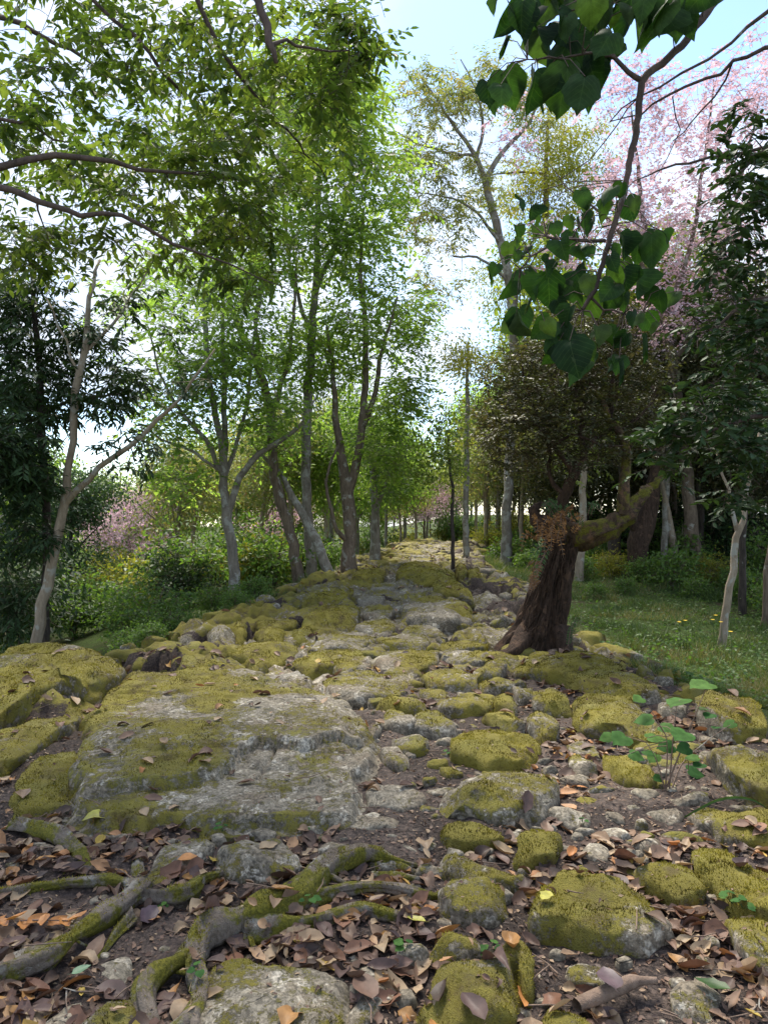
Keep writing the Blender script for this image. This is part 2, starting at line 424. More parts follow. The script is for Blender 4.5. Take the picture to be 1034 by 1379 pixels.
# path earth sheet
py_ = np.concatenate([np.arange(0.6, 6, 0.035), np.arange(6, 24, 0.045), np.arange(24, 34, 0.15)])
tt = np.linspace(-1, 1, 131)
Yp, Tp = np.meshgrid(py_, tt, indexing='ij')
Cp = np.interp(Yp, _PY, _PC); Wp = np.interp(Yp, _HY, _HW) + 0.25
Xp = Cp + Tp * Wp
pp = np.stack([Xp, Yp], -1)
rk = sstep(Yp + 1.4 * fbm(pp, 0.9, 14, 3) - 0.5 * Tp, 5.2, 6.5)             # bare rock further up the track
gr = np.exp(-((Tp + 0.22 - 0.02 * (Yp - 6)) / 0.26) ** 2)          # worn line people walk on
led = fbm(pp, 1.1, 61, 3) + 0.35 * (pp[..., 0] * 0.5 + pp[..., 1] * 0.35)
lf_ = led * 5 - np.floor(led * 5)
ledge = (np.floor(led * 5) + sstep(lf_, 0.72, 1.0)) / 5 - led
rough_ = np.abs(fbm(pp, 2.2, 63, 3))
vq = pp * np.array([1.15, 1.7]) + 0.35 * np.stack([fbm(pp, 1.6, 71, 2), fbm(pp, 1.6, 72, 2)], -1)
ci = np.floor(vq); best = np.full(Xp.shape, 9.0); sec = np.full(Xp.shape, 9.0); bid = np.zeros(Xp.shape)
for dx_ in (-1, 0, 1):
    for dy_ in (-1, 0, 1):
        cx_ = (ci[..., 0] + dx_).astype(np.int64); cy_ = (ci[..., 1] + dy_).astype(np.int64); zz_ = np.zeros_like(cx_)
        qx = cx_ + 0.5 + 0.42 * _hash(cx_, cy_, zz_, 5); qy = cy_ + 0.5 + 0.42 * _hash(cx_, cy_, zz_, 6)
        dd_ = np.hypot(vq[..., 0] - qx, vq[..., 1] - qy)
        nb = dd_ < best
        sec = np.where(nb, best, np.minimum(sec, dd_)); bid = np.where(nb, _hash(cx_, cy_, zz_, 7), bid); best = np.minimum(best, dd_)
joint = 1 - sstep(sec - best, 0.02, 0.10)                          # joints between the laid slabs
bed = 0.05 * bid - 0.075 * joint + 0.05 * (vq[..., 1] - np.floor(vq[..., 1])) * bid + 0.10 * ledge + 0.12 * (0.5 - rough_) * (1 - 0.75 * gr) + 0.05 * fbm(pp, 6, 64, 3)
bank = 0.09 * sstep(-Tp, 0.25, 0.7) * (0.6 + 0.8 * fbm(pp, 1.5, 66, 2)) + 0.10 * sstep(Tp, 0.3, 0.7) * (0.6 + 0.8 * fbm(pp, 1.4, 67, 2))
Zp = gz(Xp, Yp) + 0.012 + 0.022 * fbm(pp, 3.0, 11, 3) + 0.012 * fbm(pp, 14, 12, 2) - 0.10 * sstep(np.abs(Tp), 0.86, 1.0)
Zp = Zp + rk * (bed + bank - 0.02)
soil_ = 1.0 - rk * (0.80 - 0.55 * joint + 0.5 * fbm(pp, 2.0, 69, 3) - 0.30 * sstep(Tp, 0.35, 0.8) * sstep(Yp, 8, 10) + 0.3 * gr)
moss_ = 0.58 + 0.22 * bid - 0.36 * gr + 0.35 * fbm(pp, 2.4, 5, 3) - 0.12 * sstep(Tp, 0.0, 0.5) + 0.1 * sstep(-Tp, 0.2, 0.6)
ii = np.arange(Xp.size).reshape(Xp.shape)
qp = np.stack([ii[:-1, :-1], ii[:-1, 1:], ii[1:, 1:], ii[1:, :-1]], -1).reshape(-1, 4)
p_me = mesh_np('stone_path', np.stack([Xp, Yp, Zp], -1).reshape(-1, 3), [qp], M['track'], attrs={'soil': soil_.ravel(), 'moss': moss_.ravel()})
path = link('stone_path', p_me, kind='structure')
path['label'] = 'old stone track of mossy rocks and dark soil running uphill'

BV_V, BV_F, BV_ID = [], [], []          # accumulates geometry for ray casting down
_bv_n = 0
def bv_add(v, faces, ident):
    global _bv_n
    BV_V.append(np.asarray(v, float))
    for f in faces:
        BV_F.extend((np.asarray(f) + _bv_n).tolist())
        BV_ID.extend([ident] * len(f))
    _bv_n += len(v)
bv_add(np.stack([Xp, Yp, Zp], -1).reshape(-1, 3), [qp], 0)

# ------------------------------------------------------------------ stones
def resample_closed(Q, n):
    Q = np.asarray(Q, float); m = len(Q); outp = []
    k = 8
    for i in range(m):
        p0, p1, p2, p3 = Q[i - 1], Q[i], Q[(i + 1) % m], Q[(i + 2) % m]
        for t in np.arange(k) / k:
            cr_ = 0.5 * ((2 * p1) + (-p0 + p2) * t + (2 * p0 - 5 * p1 + 4 * p2 - p3) * t * t + (-p0 + 3 * p1 - 3 * p2 + p3) * t ** 3)
            ln = p1 + (p2 - p1) * t
            outp.append(0.35 * cr_ + 0.65 * ln)
    R = np.array(outp); R2 = np.vstack([R, R[:1]])
    s = np.concatenate([[0], np.cumsum(np.linalg.norm(np.diff(R2, axis=0), axis=1))])
    u = np.linspace(0, s[-1], n, endpoint=False)
    return np.stack([np.interp(u, s, R2[:, 0]), np.interp(u, s, R2[:, 1])], -1)

def moss_value(v, nz, seed, amount):
    return amount + 0.07 + 0.55 * fbm(v, 3.0, seed, 3) + 0.38 * (nz - 0.80)

def stone_geom(Q, zg, h, seed, amount, step=0.03, rough=1.0, dome=0.12):
    """rock with outline Q (world xy), base height zg, top h above it"""
    rs = np.random.default_rng(seed)
    Q = np.asarray(Q, float)
    per = np.linalg.norm(np.roll(Q, -1, 0) - Q, axis=1).sum()
    n = int(np.clip(per / step, 14, 150))
    R = resample_closed(Q, n)
    C = R.mean(0)
    size = per / 3.4
    nr = int(np.clip(size / step / 2.2, 4, 22))
    ts = np.linspace(0, 1, nr + 1)[1:] ** 0.8
    rings = [(t, h * (1 - dome * t ** 3.5 - 0.10 * t * t)) for t in ts]
    e = rings[-1][1]
    sd = max(2, int(h / step))
    for k in range(1, sd + 1):
        f = k / sd
        rings.append((1 + 0.05 * math.sin(f * 2.6), e * (1 - f ** 1.2) - 0.05 * f))
    rings.append((1.02, -0.14))
    V = [np.array([[C[0], C[1], h]])]
    for t, z in rings:
        xy = C + (R - C) * t
        V.append(np.column_stack([xy, np.full(n, z)]))
    V = np.vstack(V)
    rel = V.copy(); rel[:, :2] -= C
    # broken facets
    for k in range(rs.integers(7, 13)):
        a = rs.uniform(0, 2 * math.pi); el = rs.uniform(0.2, 1.42)
        nrm = np.array([math.cos(a) * math.cos(el), math.sin(a) * math.cos(el), math.sin(el)])
        sup = (rel @ nrm).max()
        lim = sup * rs.uniform(0.76, 0.96)
        d = rel @ nrm - lim
        rel -= np.where(d > 0, d, 0)[:, None] * nrm * 0.95
    w3 = rel + np.array([C[0], C[1], zg])
    for ax in range(3):
        amp = 0.045 * size * rough * (0.55 if ax == 2 else 1.0)
        rel[:, ax] += amp * fbm(w3, 1.9 / size, seed * 7 + ax, 2)
        rel[:, ax] += 0.013 * rough * fbm(w3, 11, seed * 7 + 31 + ax, 3) - 0.012 * rough * np.abs(fbm(w3, 6, seed * 7 + 51 + ax, 2))
    lump = 0.05 * size * rough * (0.45 - np.abs(fbm(w3, 3.2 / size ** 0.5, seed * 5 + 77, 3)))
    rel[:, 2] += lump * (rel[:, 2] > 0.2 * h)
    # bedding ledges on flanks
    ins = rel[:, 2] < e * 0.98
    rel[ins, :2] *= 1 + (0.03 * vnoise(np.column_stack([np.zeros(ins.sum()), np.zeros(ins.sum()), rel[ins, 2] * 30 + seed])))[:, None]
    faces3 = np.array([[0, 1 + (k) , 1 + (k + 1) % n] for k in range(n)])
    fq = []
    for r in range(len(rings) - 1):
        a = 1 + r * n + np.arange(n); b = 1 + r * n + (np.arange(n) + 1) % n
        fq.append(np.column_stack([a, a + n, b + n, b]))
    fq = np.vstack(fq)
    # orientation (outline may be clockwise)
    area = 0.5 * np.sum(R[:, 0] * np.roll(R[:, 1], -1) - np.roll(R[:, 0], -1) * R[:, 1])
    if area < 0:
        faces3 = faces3[:, ::-1]; fq = fq[:, ::-1]
    return rel, C, faces3, fq, n

def normals(v, faces):
    nn = np.zeros_like(v)
    for f in faces:
        a, b, c = v[f[:, 0]], v[f[:, 1]], v[f[:, -1]]
        fnn = np.cross(b - a, c - a)
        for k in range(f.shape[1]): np.add.at(nn, f[:, k], fnn)
    return nn / (np.linalg.norm(nn, axis=1, keepdims=True) + 1e-12)

MOSS_JOBS = []
def add_stone(Q, h, seed, amount, name='stone', parent=path, label=None, cat=None, group=None, mat='rock', step=0.03, rough=1.0, dome=0.12, fuzz=0.0, zg=None):
    Qm = np.asarray(Q).mean(0)
    if zg is None: zg = gz1(Qm[0], Qm[1])
    v, C, f3, f4, n = stone_geom(Q, zg, h, seed, amount, step, rough, dome)
    w = v + np.array([C[0], C[1], zg])
    nn = normals(w, [f3, f4])
    mo = moss_value(w, nn[:, 2], 5, amount)
    me = mesh_np(name, v, [f3, f4], M[mat], attrs={'moss': mo})
    o = link(name, me, parent, (C[0], C[1], zg))
    if label: tag(o, label, cat or 'rock', group)
    bv_add(w, [f3], 1); bv_add(w, [f4], 1)
    if fuzz > 0: MOSS_JOBS.append((o, v, nn, mo, f4, fuzz, seed))
    return o

TRACED = []   # polygons for overlap tests
def trace(pts, h, amount, **kw):
    h = h * kw.pop('hs', 0.58 if np.mean([q[1] for q in pts]) > 870 else 0.30)
    if np.mean([q[1] for q in pts]) < 870: kw.setdefault('dome', 0.45)
    Q = np.array([PG(x, y, h * 0.85) for x, y in pts])
    for _ in range(6):                       # settle on the rising ground
        m0 = Q.mean(0); zg = gz1(m0[0], min(m0[1], 24))
        Q = np.array([PG(x, y, h * 0.85 + zg) for x, y in pts])
    d = Q[:, 1].mean()
    TRACED.append(Q)
    seed = 100 + len(TRACED)
    kw.setdefault('step', float(np.clip(0.0052 * d, 0.016, 0.06)))
    kw.setdefault('fuzz', 1.0 if d < 16 else 0.0)
    return add_stone(Q, h, seed, amount, **kw)

def in_poly(p, Q):
    x, y = p; inside = False; n = len(Q); j = n - 1
    for i in range(n):
        xi, yi = Q[i]; xj, yj = Q[j]
        if (yi > y) != (yj > y) and x < (xj - xi) * (y - yi) / (yj - yi) + xi: inside = not inside
        j = i
    return inside

# --- the big slab: grid height field with a broken upper layer
def seg_dist(pts, Q):
    dmin = np.full(len(pts), 1e9)
    ins = np.zeros(len(pts), bool)
    n = len(Q); j = n - 1
    for i in range(n):
        a, b = Q[j], Q[i]
        ab = b - a; t = np.clip(((pts - a) @ ab) / (ab @ ab), 0, 1)
        dmin = np.minimum(dmin, np.linalg.norm(pts - (a + t[:, None] * ab), axis=1))
        cond = ((b[1] > pts[:, 1]) != (a[1] > pts[:, 1])) & (pts[:, 0] < (a[0] - b[0]) * (pts[:, 1] - b[1]) / (a[1] - b[1] + 1e-12) + b[0])
        ins ^= cond; j = i
    return np.where(ins, dmin, -dmin)

def big_slab():
    hz = 0.12
    O = [(116, 958), (148, 920), (180, 905), (240, 905), (262, 893), (310, 890), (362, 905), (420, 924), (460, 936), (488, 960), (497, 985), (490, 1012), (474, 1055), (463, 1080), (430, 1083), (350, 1084), (290, 1088), (240, 1086), (200, 1092), (160, 1082), (112, 1075), (98, 1040), (108, 1000)]
    U = [(80, 900), (200, 870), (330, 860), (420, 900), (520, 930), (520, 990), (470, 996), (410, 1004), (370, 1002), (332, 1006), (320, 1024), (302, 1040), (262, 1044), (232, 1048), (180, 1052), (60, 1062)]
    Q = np.array([PG(x, y, hz) for x, y in O]); QU = np.array([PG(x, y, hz) for x, y in U])
    TRACED.append(Q)
    lo = Q.min(0) - 0.12; hi = Q.max(0) + 0.12
    st = 0.0135
    gx = np.arange(lo[0], hi[0], st); gy = np.arange(lo[1], hi[1], st)
    GX, GY = np.meshgrid(gx, gy); pts = np.stack([GX.ravel(), GY.ravel()], -1)
    jit = np.stack([0.030 * fbm(pts, 7, 41, 3), 0.030 * fbm(pts, 7, 57, 3)], -1)
    d = seg_dist(pts + jit * 1.2, Q); du = seg_dist(pts + jit * 1.6, QU)
    z = hz * np.clip(sstep(d, -0.05, 0.05), 0, 1) ** 0.9
    z += 0.02 * np.clip(d / 1.2, 0, 1)
    z -= 0.062 * (1 - sstep(du, -0.007, 0.007)) * sstep(d, 0.0, 0.05)
    # thin flake edges on the slab
    fl = fbm(pts + jit, 1.6, 77, 3)
    z += (0.020 * sstep(fl, 0.10, 0.115) + 0.017 * sstep(fl, -0.30, -0.288) + 0.012 * sstep(fl, 0.42, 0.432)) * sstep(d, 0.05, 0.15)
    # long cracks
    for (a, b) in (((330, 905), (430, 925)), ((355, 900), (480, 990)), ((352, 1040), (372, 1000)), ((350, 952), (470, 950))):
        A = PG(*a, hz); B = PG(*b, hz); ab = B - A
        pj = pts + jit * 0.9
        t = np.clip(((pj - A) @ ab) / (ab @ ab), 0, 1)
        dist = np.linalg.norm(pj - (A + t[:, None] * ab), axis=1)
        z -= 0.03 * np.exp(-(dist / 0.011) ** 2)
    z += 0.012 * fbm(pts, 1.5, 21, 2) + 0.005 * fbm(pts, 9, 22, 3) + 0.002 * fbm(pts, 40, 23, 2)
    z -= 0.12 * (d < -0.085)
    ny_, nx_ = GX.shape
    V = np.column_stack([pts, z]); 
    id_ = np.arange(len(V)).reshape(ny_, nx_)
    f = np.stack([id_[:-1, :-1], id_[:-1, 1:], id_[1:, 1:], id_[1:, :-1]], -1).reshape(-1, 4)
    keep = (d[f] > -0.10).all(1)
    f = f[keep]
    used = np.unique(f); mp_ = -np.ones(len(V), int); mp_[used] = np.arange(len(used))
    V = V[used]; f = mp_[f]
    nn = normals(V, [f])
    dd = d[used]
    # moss thick to the left and at the margins, thin over the worn right half
    side = sstep(-(V[:, 0] + 0.95), -0.15, 0.75)
    mo = 0.37 + 0.28 * side + 0.16 * sstep(V[:, 1], 4.6, 5.6) + 0.20 * (1 - sstep(dd, 0.0, 0.16)) + 0.60 * fbm(V, 2.6, 5, 3) + 0.25 * (nn[:, 2] - 0.9)
    mo -= 0.12 * sstep(-du[used], -0.01, 0.03)
    C = np.array([Q[:, 0].mean(), Q[:, 1].mean(), 0.0])
    me = mesh_np('flat_slab', V - C, [f], M['rock'], attrs={'moss': mo})
    o = link('flat_slab', me, None, C)
    tag(o, 'largest flat grey stone slab with moss patches and a broken step across it', 'rock')
    bv_add(V, [f], 1)
    MOSS_JOBS.append((o, V - C, nn, mo, f, 0.8, 3))
big_slab()

# --- traced boulders that are things of their own
trace([(-60, 898), (-30, 890), (0, 885), (29, 873), (70, 869), (116, 874), (150, 879), (172, 891), (172, 905), (128, 920), (95, 913), (60, 920), (0, 948), (-60, 962)], 0.40, 0.72, name='mossy_boulder', parent=None, label='big boulder thick with dark golden moss at left edge below the thin tan tree', hs=0.7)
trace([(-50, 995), (0, 984), (43, 974), (98, 953), (112, 958), (108, 972), (80, 984), (35, 1006), (0, 1032), (-50, 1045)], 0.18, 0.80, name='mossy_boulder', parent=None, label='long low moss ridge of rock between left boulder and flat slab')
trace([(8, 1082), (30, 1050), (55, 1020), (88, 1012), (105, 1020), (98, 1060), (108, 1088), (60, 1096), (20, 1092)], 0.10, 0.66, name='mossy_boulder', parent=None, label='low mossy rock against the left front corner of the flat slab')
trace([(602, 1289), (640, 1283), (686, 1280), (700, 1295), (692, 1335), (680, 1362), (616, 1372), (574, 1365), (571, 1335), (587, 1306)], 0.22, 0.62, name='mossy_boulder', parent=None, label='squarish mossy block at the bottom edge, right of centre')
trace([(720, 1190), (741, 1170), (763, 1158), (809, 1158), (844, 1170), (879, 1202), (908, 1222), (921, 1248), (873, 1258), (821, 1252), (763, 1253), (734, 1247), (720, 1215)], 0.17, 0.58, name='mossy_boulder', parent=None, label='broad low olive mossy boulder in the right foreground, largest one there')
trace([(850, 1164), (879, 1153), (920, 1158), (948, 1185), (948, 1196), (920, 1204), (895, 1196), (862, 1176)], 0.14, 0.66, name='mossy_boulder', parent=None, label='small mossy stone with a grey top crack behind the broad right boulder')
trace([(923, 1132), (943, 1125), (966, 1132), (1010, 1156), (1070, 1190), (1070, 1232), (1005, 1218), (972, 1197), (937, 1164)], 0.16, 0.92, name='mossy_boulder', parent=None, label='long bright mossy stone lying diagonally at right edge')
trace([(978, 1228), (995, 1225), (1040, 1245), (1070, 1275), (1070, 1310), (1020, 1294), (995, 1262)], 0.14, 0.74, name='mossy_boulder', parent=None, label='mossy wedge of stone at the right edge, lowest of that row')
trace([(931, 1083), (950, 1076), (1000, 1078), (1070, 1090), (1070, 1132), (1010, 1122), (970, 1110), (935, 1098)], 0.20, 0.62, name='mossy_boulder', parent=None, label='brown green boulder under the arching grass blade at right edge')
trace([(951, 992), (975, 988), (1010, 1004), (1070, 1022), (1070, 1058), (1015, 1048), (985, 1032), (965, 1014), (951, 1002)], 0.30, 0.62, name='mossy_boulder', parent=None, label='tall sided mossy boulder right of the green seedling', hs=0.65)
trace([(937, 932), (955, 923), (985, 930), (1024, 947), (1030, 960), (1010, 969), (980, 962), (945, 948)], 0.30, 0.60, name='lichen_boulder', parent=None, label='lumpy boulder with white lichen blotches at the grass edge', hs=0.7)
trace([(777, 938), (798, 930), (830, 932), (873, 953), (908, 970), (896, 977), (850, 981), (830, 973), (792, 968), (778, 955)], 0.24, 0.80, name='mossy_boulder', parent=None, label='long humped yellow moss boulder behind and left of the green seedling', hs=0.6)
trace([(702, 882), (740, 876), (800, 880), (830, 892), (880, 918), (882, 930), (840, 928), (800, 920), (760, 903), (705, 893)], 0.24, 0.74, name='mossy_boulder', parent=None, label='wide mossy ledge in front of the leaning old trunk', hs=0.65)
# --- stones set in the path
T_ = [
 ([(595,1107),(620,1104),(660,1110),(686,1115),(686,1124),(660,1128),(620,1128),(594,1125)], .12, .68),
 ([(692,1140),(703,1121),(732,1106),(755,1122),(754,1138),(722,1148)], .18, .74),
 ([(594,1148),(602,1142),(645,1158),(700,1167),(708,1178),(680,1181),(630,1177),(608,1168)], .12, .30),
 ([(587,1202),(602,1182),(640,1182),(677,1189),(683,1206),(660,1218),(625,1221),(590,1210)], .15, .42),
 ([(580,1272),(616,1241),(645,1251),(651,1264),(616,1275),(585,1277)], .16, .92),
 ([(534,1266),(558,1261),(579,1266),(577,1277),(543,1278)], .16, .35),
 ([(662,1262),(686,1256),(706,1260),(717,1290),(716,1312),(704,1312),(698,1290),(676,1276)], .20, .9),
 ([(725,1352),(760,1338),(792,1356),(815,1385),(790,1395),(740,1385)], .17, .45),
 ([(812,1018),(833,1014),(865,1025),(885,1046),(873,1050),(844,1042),(818,1030)], .12, .66),
 ([(757,999),(783,995),(804,1002),(804,1015),(778,1012)], .11, .05),
 ([(766,1014),(792,1017),(801,1030),(796,1038),(775,1034)], .11, .5),
 ([(597,1002),(622,988),(663,981),(710,986),(725,999),(721,1017),(698,1024),(663,1022),(622,1014)], .19, .88),
 ([(577,1074),(600,1055),(646,1040),(692,1037),(721,1040),(750,1045),(751,1066),(733,1080),(692,1080),(663,1079),(622,1074),(588,1080)], .22, .50),
 ([(560,956),(582,953),(605,963),(620,977),(611,982),(576,975),(560,972)], .16, .70),
 ([(515,958),(530,948),(553,958),(560,970),(547,976),(518,966)], .18, .48),
 ([(505,941),(532,934),(564,938),(579,948),(556,951),(527,946)], .18, .72),
 ([(530,990),(547,985),(570,990),(576,1003),(556,1006),(532,999)], .12, .66),
 ([(512,1003),(527,1000),(550,1014),(550,1026),(518,1020)], .12, .35),
 ([(590,944),(622,935),(660,938),(663,947),(634,954),(605,953)], .18, .60),
 ([(648,953),(675,950),(706,968),(706,976),(680,974),(655,962)], .18, .66),
 ([(663,936),(680,933),(698,944),(692,951),(669,946)], .18, .75),
 ([(642,915),(669,912),(692,915),(692,921),(663,924),(646,921)], .18, .68),
 ([(634,900),(663,889),(680,888),(678,901),(649,907)], .26, .66),
 ([(570,903),(605,896),(637,903),(640,918),(617,916),(582,916)], .2, .55),
 ([(564,930),(582,924),(605,930),(611,937),(576,937)], .14, .55),
 ([(710,956),(733,953),(750,967),(750,982),(721,980)], .24, .80),
 ([(718,930),(738,922),(760,935),(776,946),(750,946),(721,938)], .22, .55),
 ([(492,1063),(512,1054),(556,1060),(573,1072),(564,1082),(518,1079),(492,1077)], .09, .30),
 ([(472,1095),(495,1088),(535,1095),(535,1113),(490,1116),(468,1106)], .08, .12),
 ([(593,1031),(617,1030),(625,1040),(605,1045)], .09, .5),
 ([(600,880),(640,874),(690,880),(700,890),(660,889),(615,889)], .2, .60),
 ([(500,975),(512,962),(516,975),(508,992),(499,1000)], .14, .6),
 ([(293,1147),(305,1135),(337,1129),(383,1129),(415,1150),(383,1166),(354,1166),(320,1166),(293,1157)], .15, .26),
 ([(200,1179),(220,1138),(232,1125),(261,1123),(290,1135),(281,1147),(249,1164),(232,1186),(203,1191)], .08, .15),
 ([(268,1335),(290,1286),(350,1288),(436,1292),(470,1300),(486,1325),(470,1362),(440,1400),(380,1410),(270,1400)], .10, .30),
 ([(478,1296),(508,1290),(522,1325),(506,1365),(478,1392),(468,1360),(490,1325)], .06, .02),
 ([(113,1365),(145,1338),(180,1326),(192,1358),(190,1395),(110,1395)], .13, .62),
 ([(104,1330),(140,1295),(174,1280),(186,1295),(180,1320),(140,1333)], .07, .12),
 ([(50,1385),(82,1350),(116,1347),(110,1370),(90,1395)], .06, .05),
 ([(757,1298),(789,1292),(818,1300),(815,1318),(778,1325)], .08, .3),
 ([(270,1110),(330,1098),(440,1094),(462,1099),(450,1114),(390,1124),(320,1119)], .05, .18),
 ([(412,833),(436,804),(453,804),(491,824),(476,836),(436,839)], .38, .85),
 ([(308,879),(337,862),(375,860),(401,870),(398,877),(352,883)], .28, .72),
 ([(240,890),(267,873),(290,879),(297,888),(258,896)], .34, .78),
 ([(322,888),(340,882),(363,894),(350,899)], .2, .72),
 ([(275,842),(300,838),(318,850),(310,861),(285,857)], .5, .35),
 ([(311,847),(320,833),(334,842),(331,853)], .5, .75),
 ([(534,824),(554,801),(578,793),(601,798),(636,816),(612,830),(566,836)], .34, .36),
 ([(537,769),(549,758),(580,758),(607,766),(607,774),(560,774)], .5, .85),
 ([(582,778),(595,775),(624,787),(636,797),(600,794),(583,789)], .5, .82),
 ([(615,760),(622,758),(629,762),(627,768),(616,768)], .7, .8),
 ([(630,768),(645,766),(649,774),(633,776)], .5, .85),
 ([(478,768),(500,760),(522,768),(505,780),(482,778)], .4, .85),
 ([(420,800),(440,790),(470,789),(480,798),(450,806),(425,808)], .3, .8),
 ([(392,850),(405,838),(420,846),(418,860),(398,862)], .3, .8),
 ([(345,850),(362,838),(380,842),(384,854),(362,860)], .4, .75),
 ([(395,800),(420,792),(432,800),(415,810)], .35, .3),
 ([(205,835),(235,828),(246,836),(240,846),(212,848)], .5, .3),
 ([(885,945),(905,940),(925,948),(920,958),(892,956)], .16, .6),
 ([(905,1010),(925,1004),(945,1012),(938,1024),(912,1022)], .09, .5),
 ([(850,1062),(872,1056),(890,1064),(880,1074),(856,1073)], .06, .3),
 ([(700,1000),(720,1003),(742,1010),(736,1020),(712,1020)], .05, .2),
 ([(800,1120),(826,1112),(850,1120),(838,1130),(808,1130)], .04, .1),
 ([(905,1330),(940,1318),(975,1336),(965,1365),(915,1362)], .07, .12),
 ([(425,1135),(455,1128),(488,1136),(470,1148),(432,1146)], .05, .2),
 ([(540,1130),(570,1124),(592,1134),(570,1146),(545,1144)], .04, .15),
 ([(505,1230),(530,1226),(540,1238),(520,1244)], .05, .2),
 ([(690,925),(710,920),(720,930),(702,936)], .16, .6),
]
for pts, h, a in T_:
    trace(pts, h, a)
# broad worn paving slabs up the middle of the track
for pts, a in (
    ([(425,925),(450,906),(510,901),(558,908),(554,925),(505,934),(455,934)], .34), ([(398,890),(430,876),(480,872),(500,884),(470,898),(420,900)], .44),
    ([(502,882),(540,870),(588,876),(584,892),(540,897),(506,894)], .40), ([(415,868),(445,852),(490,850),(505,861),(470,869)], .32),
    ([(507,860),(540,850),(580,855),(575,867),(530,869)], .36), ([(480,842),(505,832),(535,836),(530,846),(495,848)], .25),
    ([(490,824),(512,813),(532,817),(525,828),(500,830)], .22), ([(480,806),(505,797),(520,802),(508,811),(485,812)], .25),
    ([(592,868),(625,858),(660,862),(650,873),(605,875)], .48), ([(540,846),(575,838),(610,842),(600,852),(555,854)], .40),
    ([(498,791),(518,784),(535,788),(520,796)], .25), ([(615,850),(650,842),(682,850),(668,860),(630,860)], .50),
    ([(445,892),(480,886),(500,892),(490,899),(455,900)], .2), ([(345,838),(372,826),(402,830),(396,840),(362,845)], .7)):
    trace(pts, .12, a, hs=.55, dome=.06, rough=.7)

# --- the many smaller stones of the track, filled in between the traced ones
rs = np.random.default_rng(21)
placed = [(Q.mean(0), np.linalg.norm(Q - Q.mean(0), axis=1).max() * 0.8) for Q in TRACED]
cnt = 0; tries = 0; far_stuff = []
while tries < 9000 and cnt < 400:
    tries += 1
    u = rs.random()
    y = 5.4 + 17 * u ** 1.15
    c = np.interp(y, _PY, _PC); hw = np.interp(y, _HY, _HW)
    t = rs.uniform(-1.12, 1.08)
    x = c + t * hw
    groove = math.exp(-((t + 0.22 - 0.02 * (y - 6)) / 0.26) ** 2)
    r = rs.uniform(0.09, 0.40) * (0.75 + 0.025 * y)
    if groove > 0.4: r = rs.uniform(0.22, 0.46)
    if abs(t) > 0.75: r *= 0.8
    p = np.array([x, y])
    if any(np.linalg.norm(p - q) < (r * 0.72 + rr * 0.80) for q, rr in placed): continue
    if any(in_poly(p, Q) for Q in TRACED): continue
    asp = rs.uniform(0.55, 0.95); rot = rs.uniform(-0.6, 0.6)
    m_ = rs.integers(5, 8)
    an = np.sort(rs.uniform(0, 2 * math.pi, m_) * 0.35 + np.arange(m_) * 2 * math.pi / m_ * 0.98)
    rad = r * rs.uniform(0.8, 1.15, m_)
    q = np.column_stack([np.cos(an) * rad, np.sin(an) * rad * asp])
    ca, sa = math.cos(rot), math.sin(rot)
    q = q @ np.array([[ca, sa], [-sa, ca]]) + p
    left = sstep(-t, 0.15, 0.9); right = sstep(t, 0.3, 0.9)
    h = rs.uniform(0.04, 0.10) + 0.12 * float(left) * rs.random() + 0.07 * float(right) * rs.random()
    if groove > 0.4: h = rs.uniform(0.03, 0.055)
    am = 0.66 + 0.12 * rs.standard_normal() - 0.40 * groove - 0.20 * float(right) * (y > 8)
    placed.append((p, r))
    far_stuff.append((r / y, q, h, 900 + cnt, am, groove > 0.4, y))
    cnt += 1
tries = 0; c2 = 0
while tries < 6000 and c2 < 150:            # small stones wedged into the gaps nearer by
    tries += 1
    y = 2.9 + 6.5 * rs.random() ** 1.1; x = rs.uniform(-0.45, 0.55) * y
    if abs(x - np.interp(y, _PY, _PC)) > np.interp(y, _HY, _HW): continue
    if y < 4.6 and x < 0: continue
    r = rs.uniform(0.035, 0.12); p = np.array([x, y])
    if any(np.linalg.norm(p - q) < (r * 0.8 + rr * 0.78) for q, rr in placed): continue
    if any(in_poly(p, Q) for Q in TRACED): continue
    m_ = rs.integers(5, 8); an = np.sort(rs.uniform(0, 2 * math.pi, m_) * 0.3 + np.arange(m_) * 2 * math.pi / m_)
    rad = r * rs.uniform(0.75, 1.2, m_)
    q = np.column_stack([np.cos(an) * rad, np.sin(an) * rad * rs.uniform(.6, .95)]) + p
    placed.append((p, r)); far_stuff.append((r / y, q, rs.uniform(.02, .06), 1500 + c2, 0.45 + 0.25 * rs.standard_normal(), False, y)); c2 += 1
far_stuff.sort(key=lambda k: -k[0])
for (_, q, h, sd_, am, gv, y) in far_stuff[:214]:
    add_stone(q, h, sd_, am, step=float(np.clip(0.0055 * y, 0.02, 0.10)), dome=0.1 if gv else 0.2, mat='rock_far' if gv else 'rock')
far_stuff = [k[1:5] for k in far_stuff[214:]]
# tiny stones past the count as one piece of stuff
vv, f3s, f4s, mos, off = [], [], [], [], 0
for q, h, sd_, am in far_stuff:
    zg = gz1(*q.mean(0))
    v, C, f3, f4, n = stone_geom(q, zg, h, sd_, am, 0.09)
    w = v + np.array([C[0], C[1], zg]); nn = normals(w, [f3, f4])
    vv.append(w); f3s.append(f3 + off); f4s.append(f4 + off); mos.append(moss_value(w, nn[:, 2], 5, am)); off += len(w)
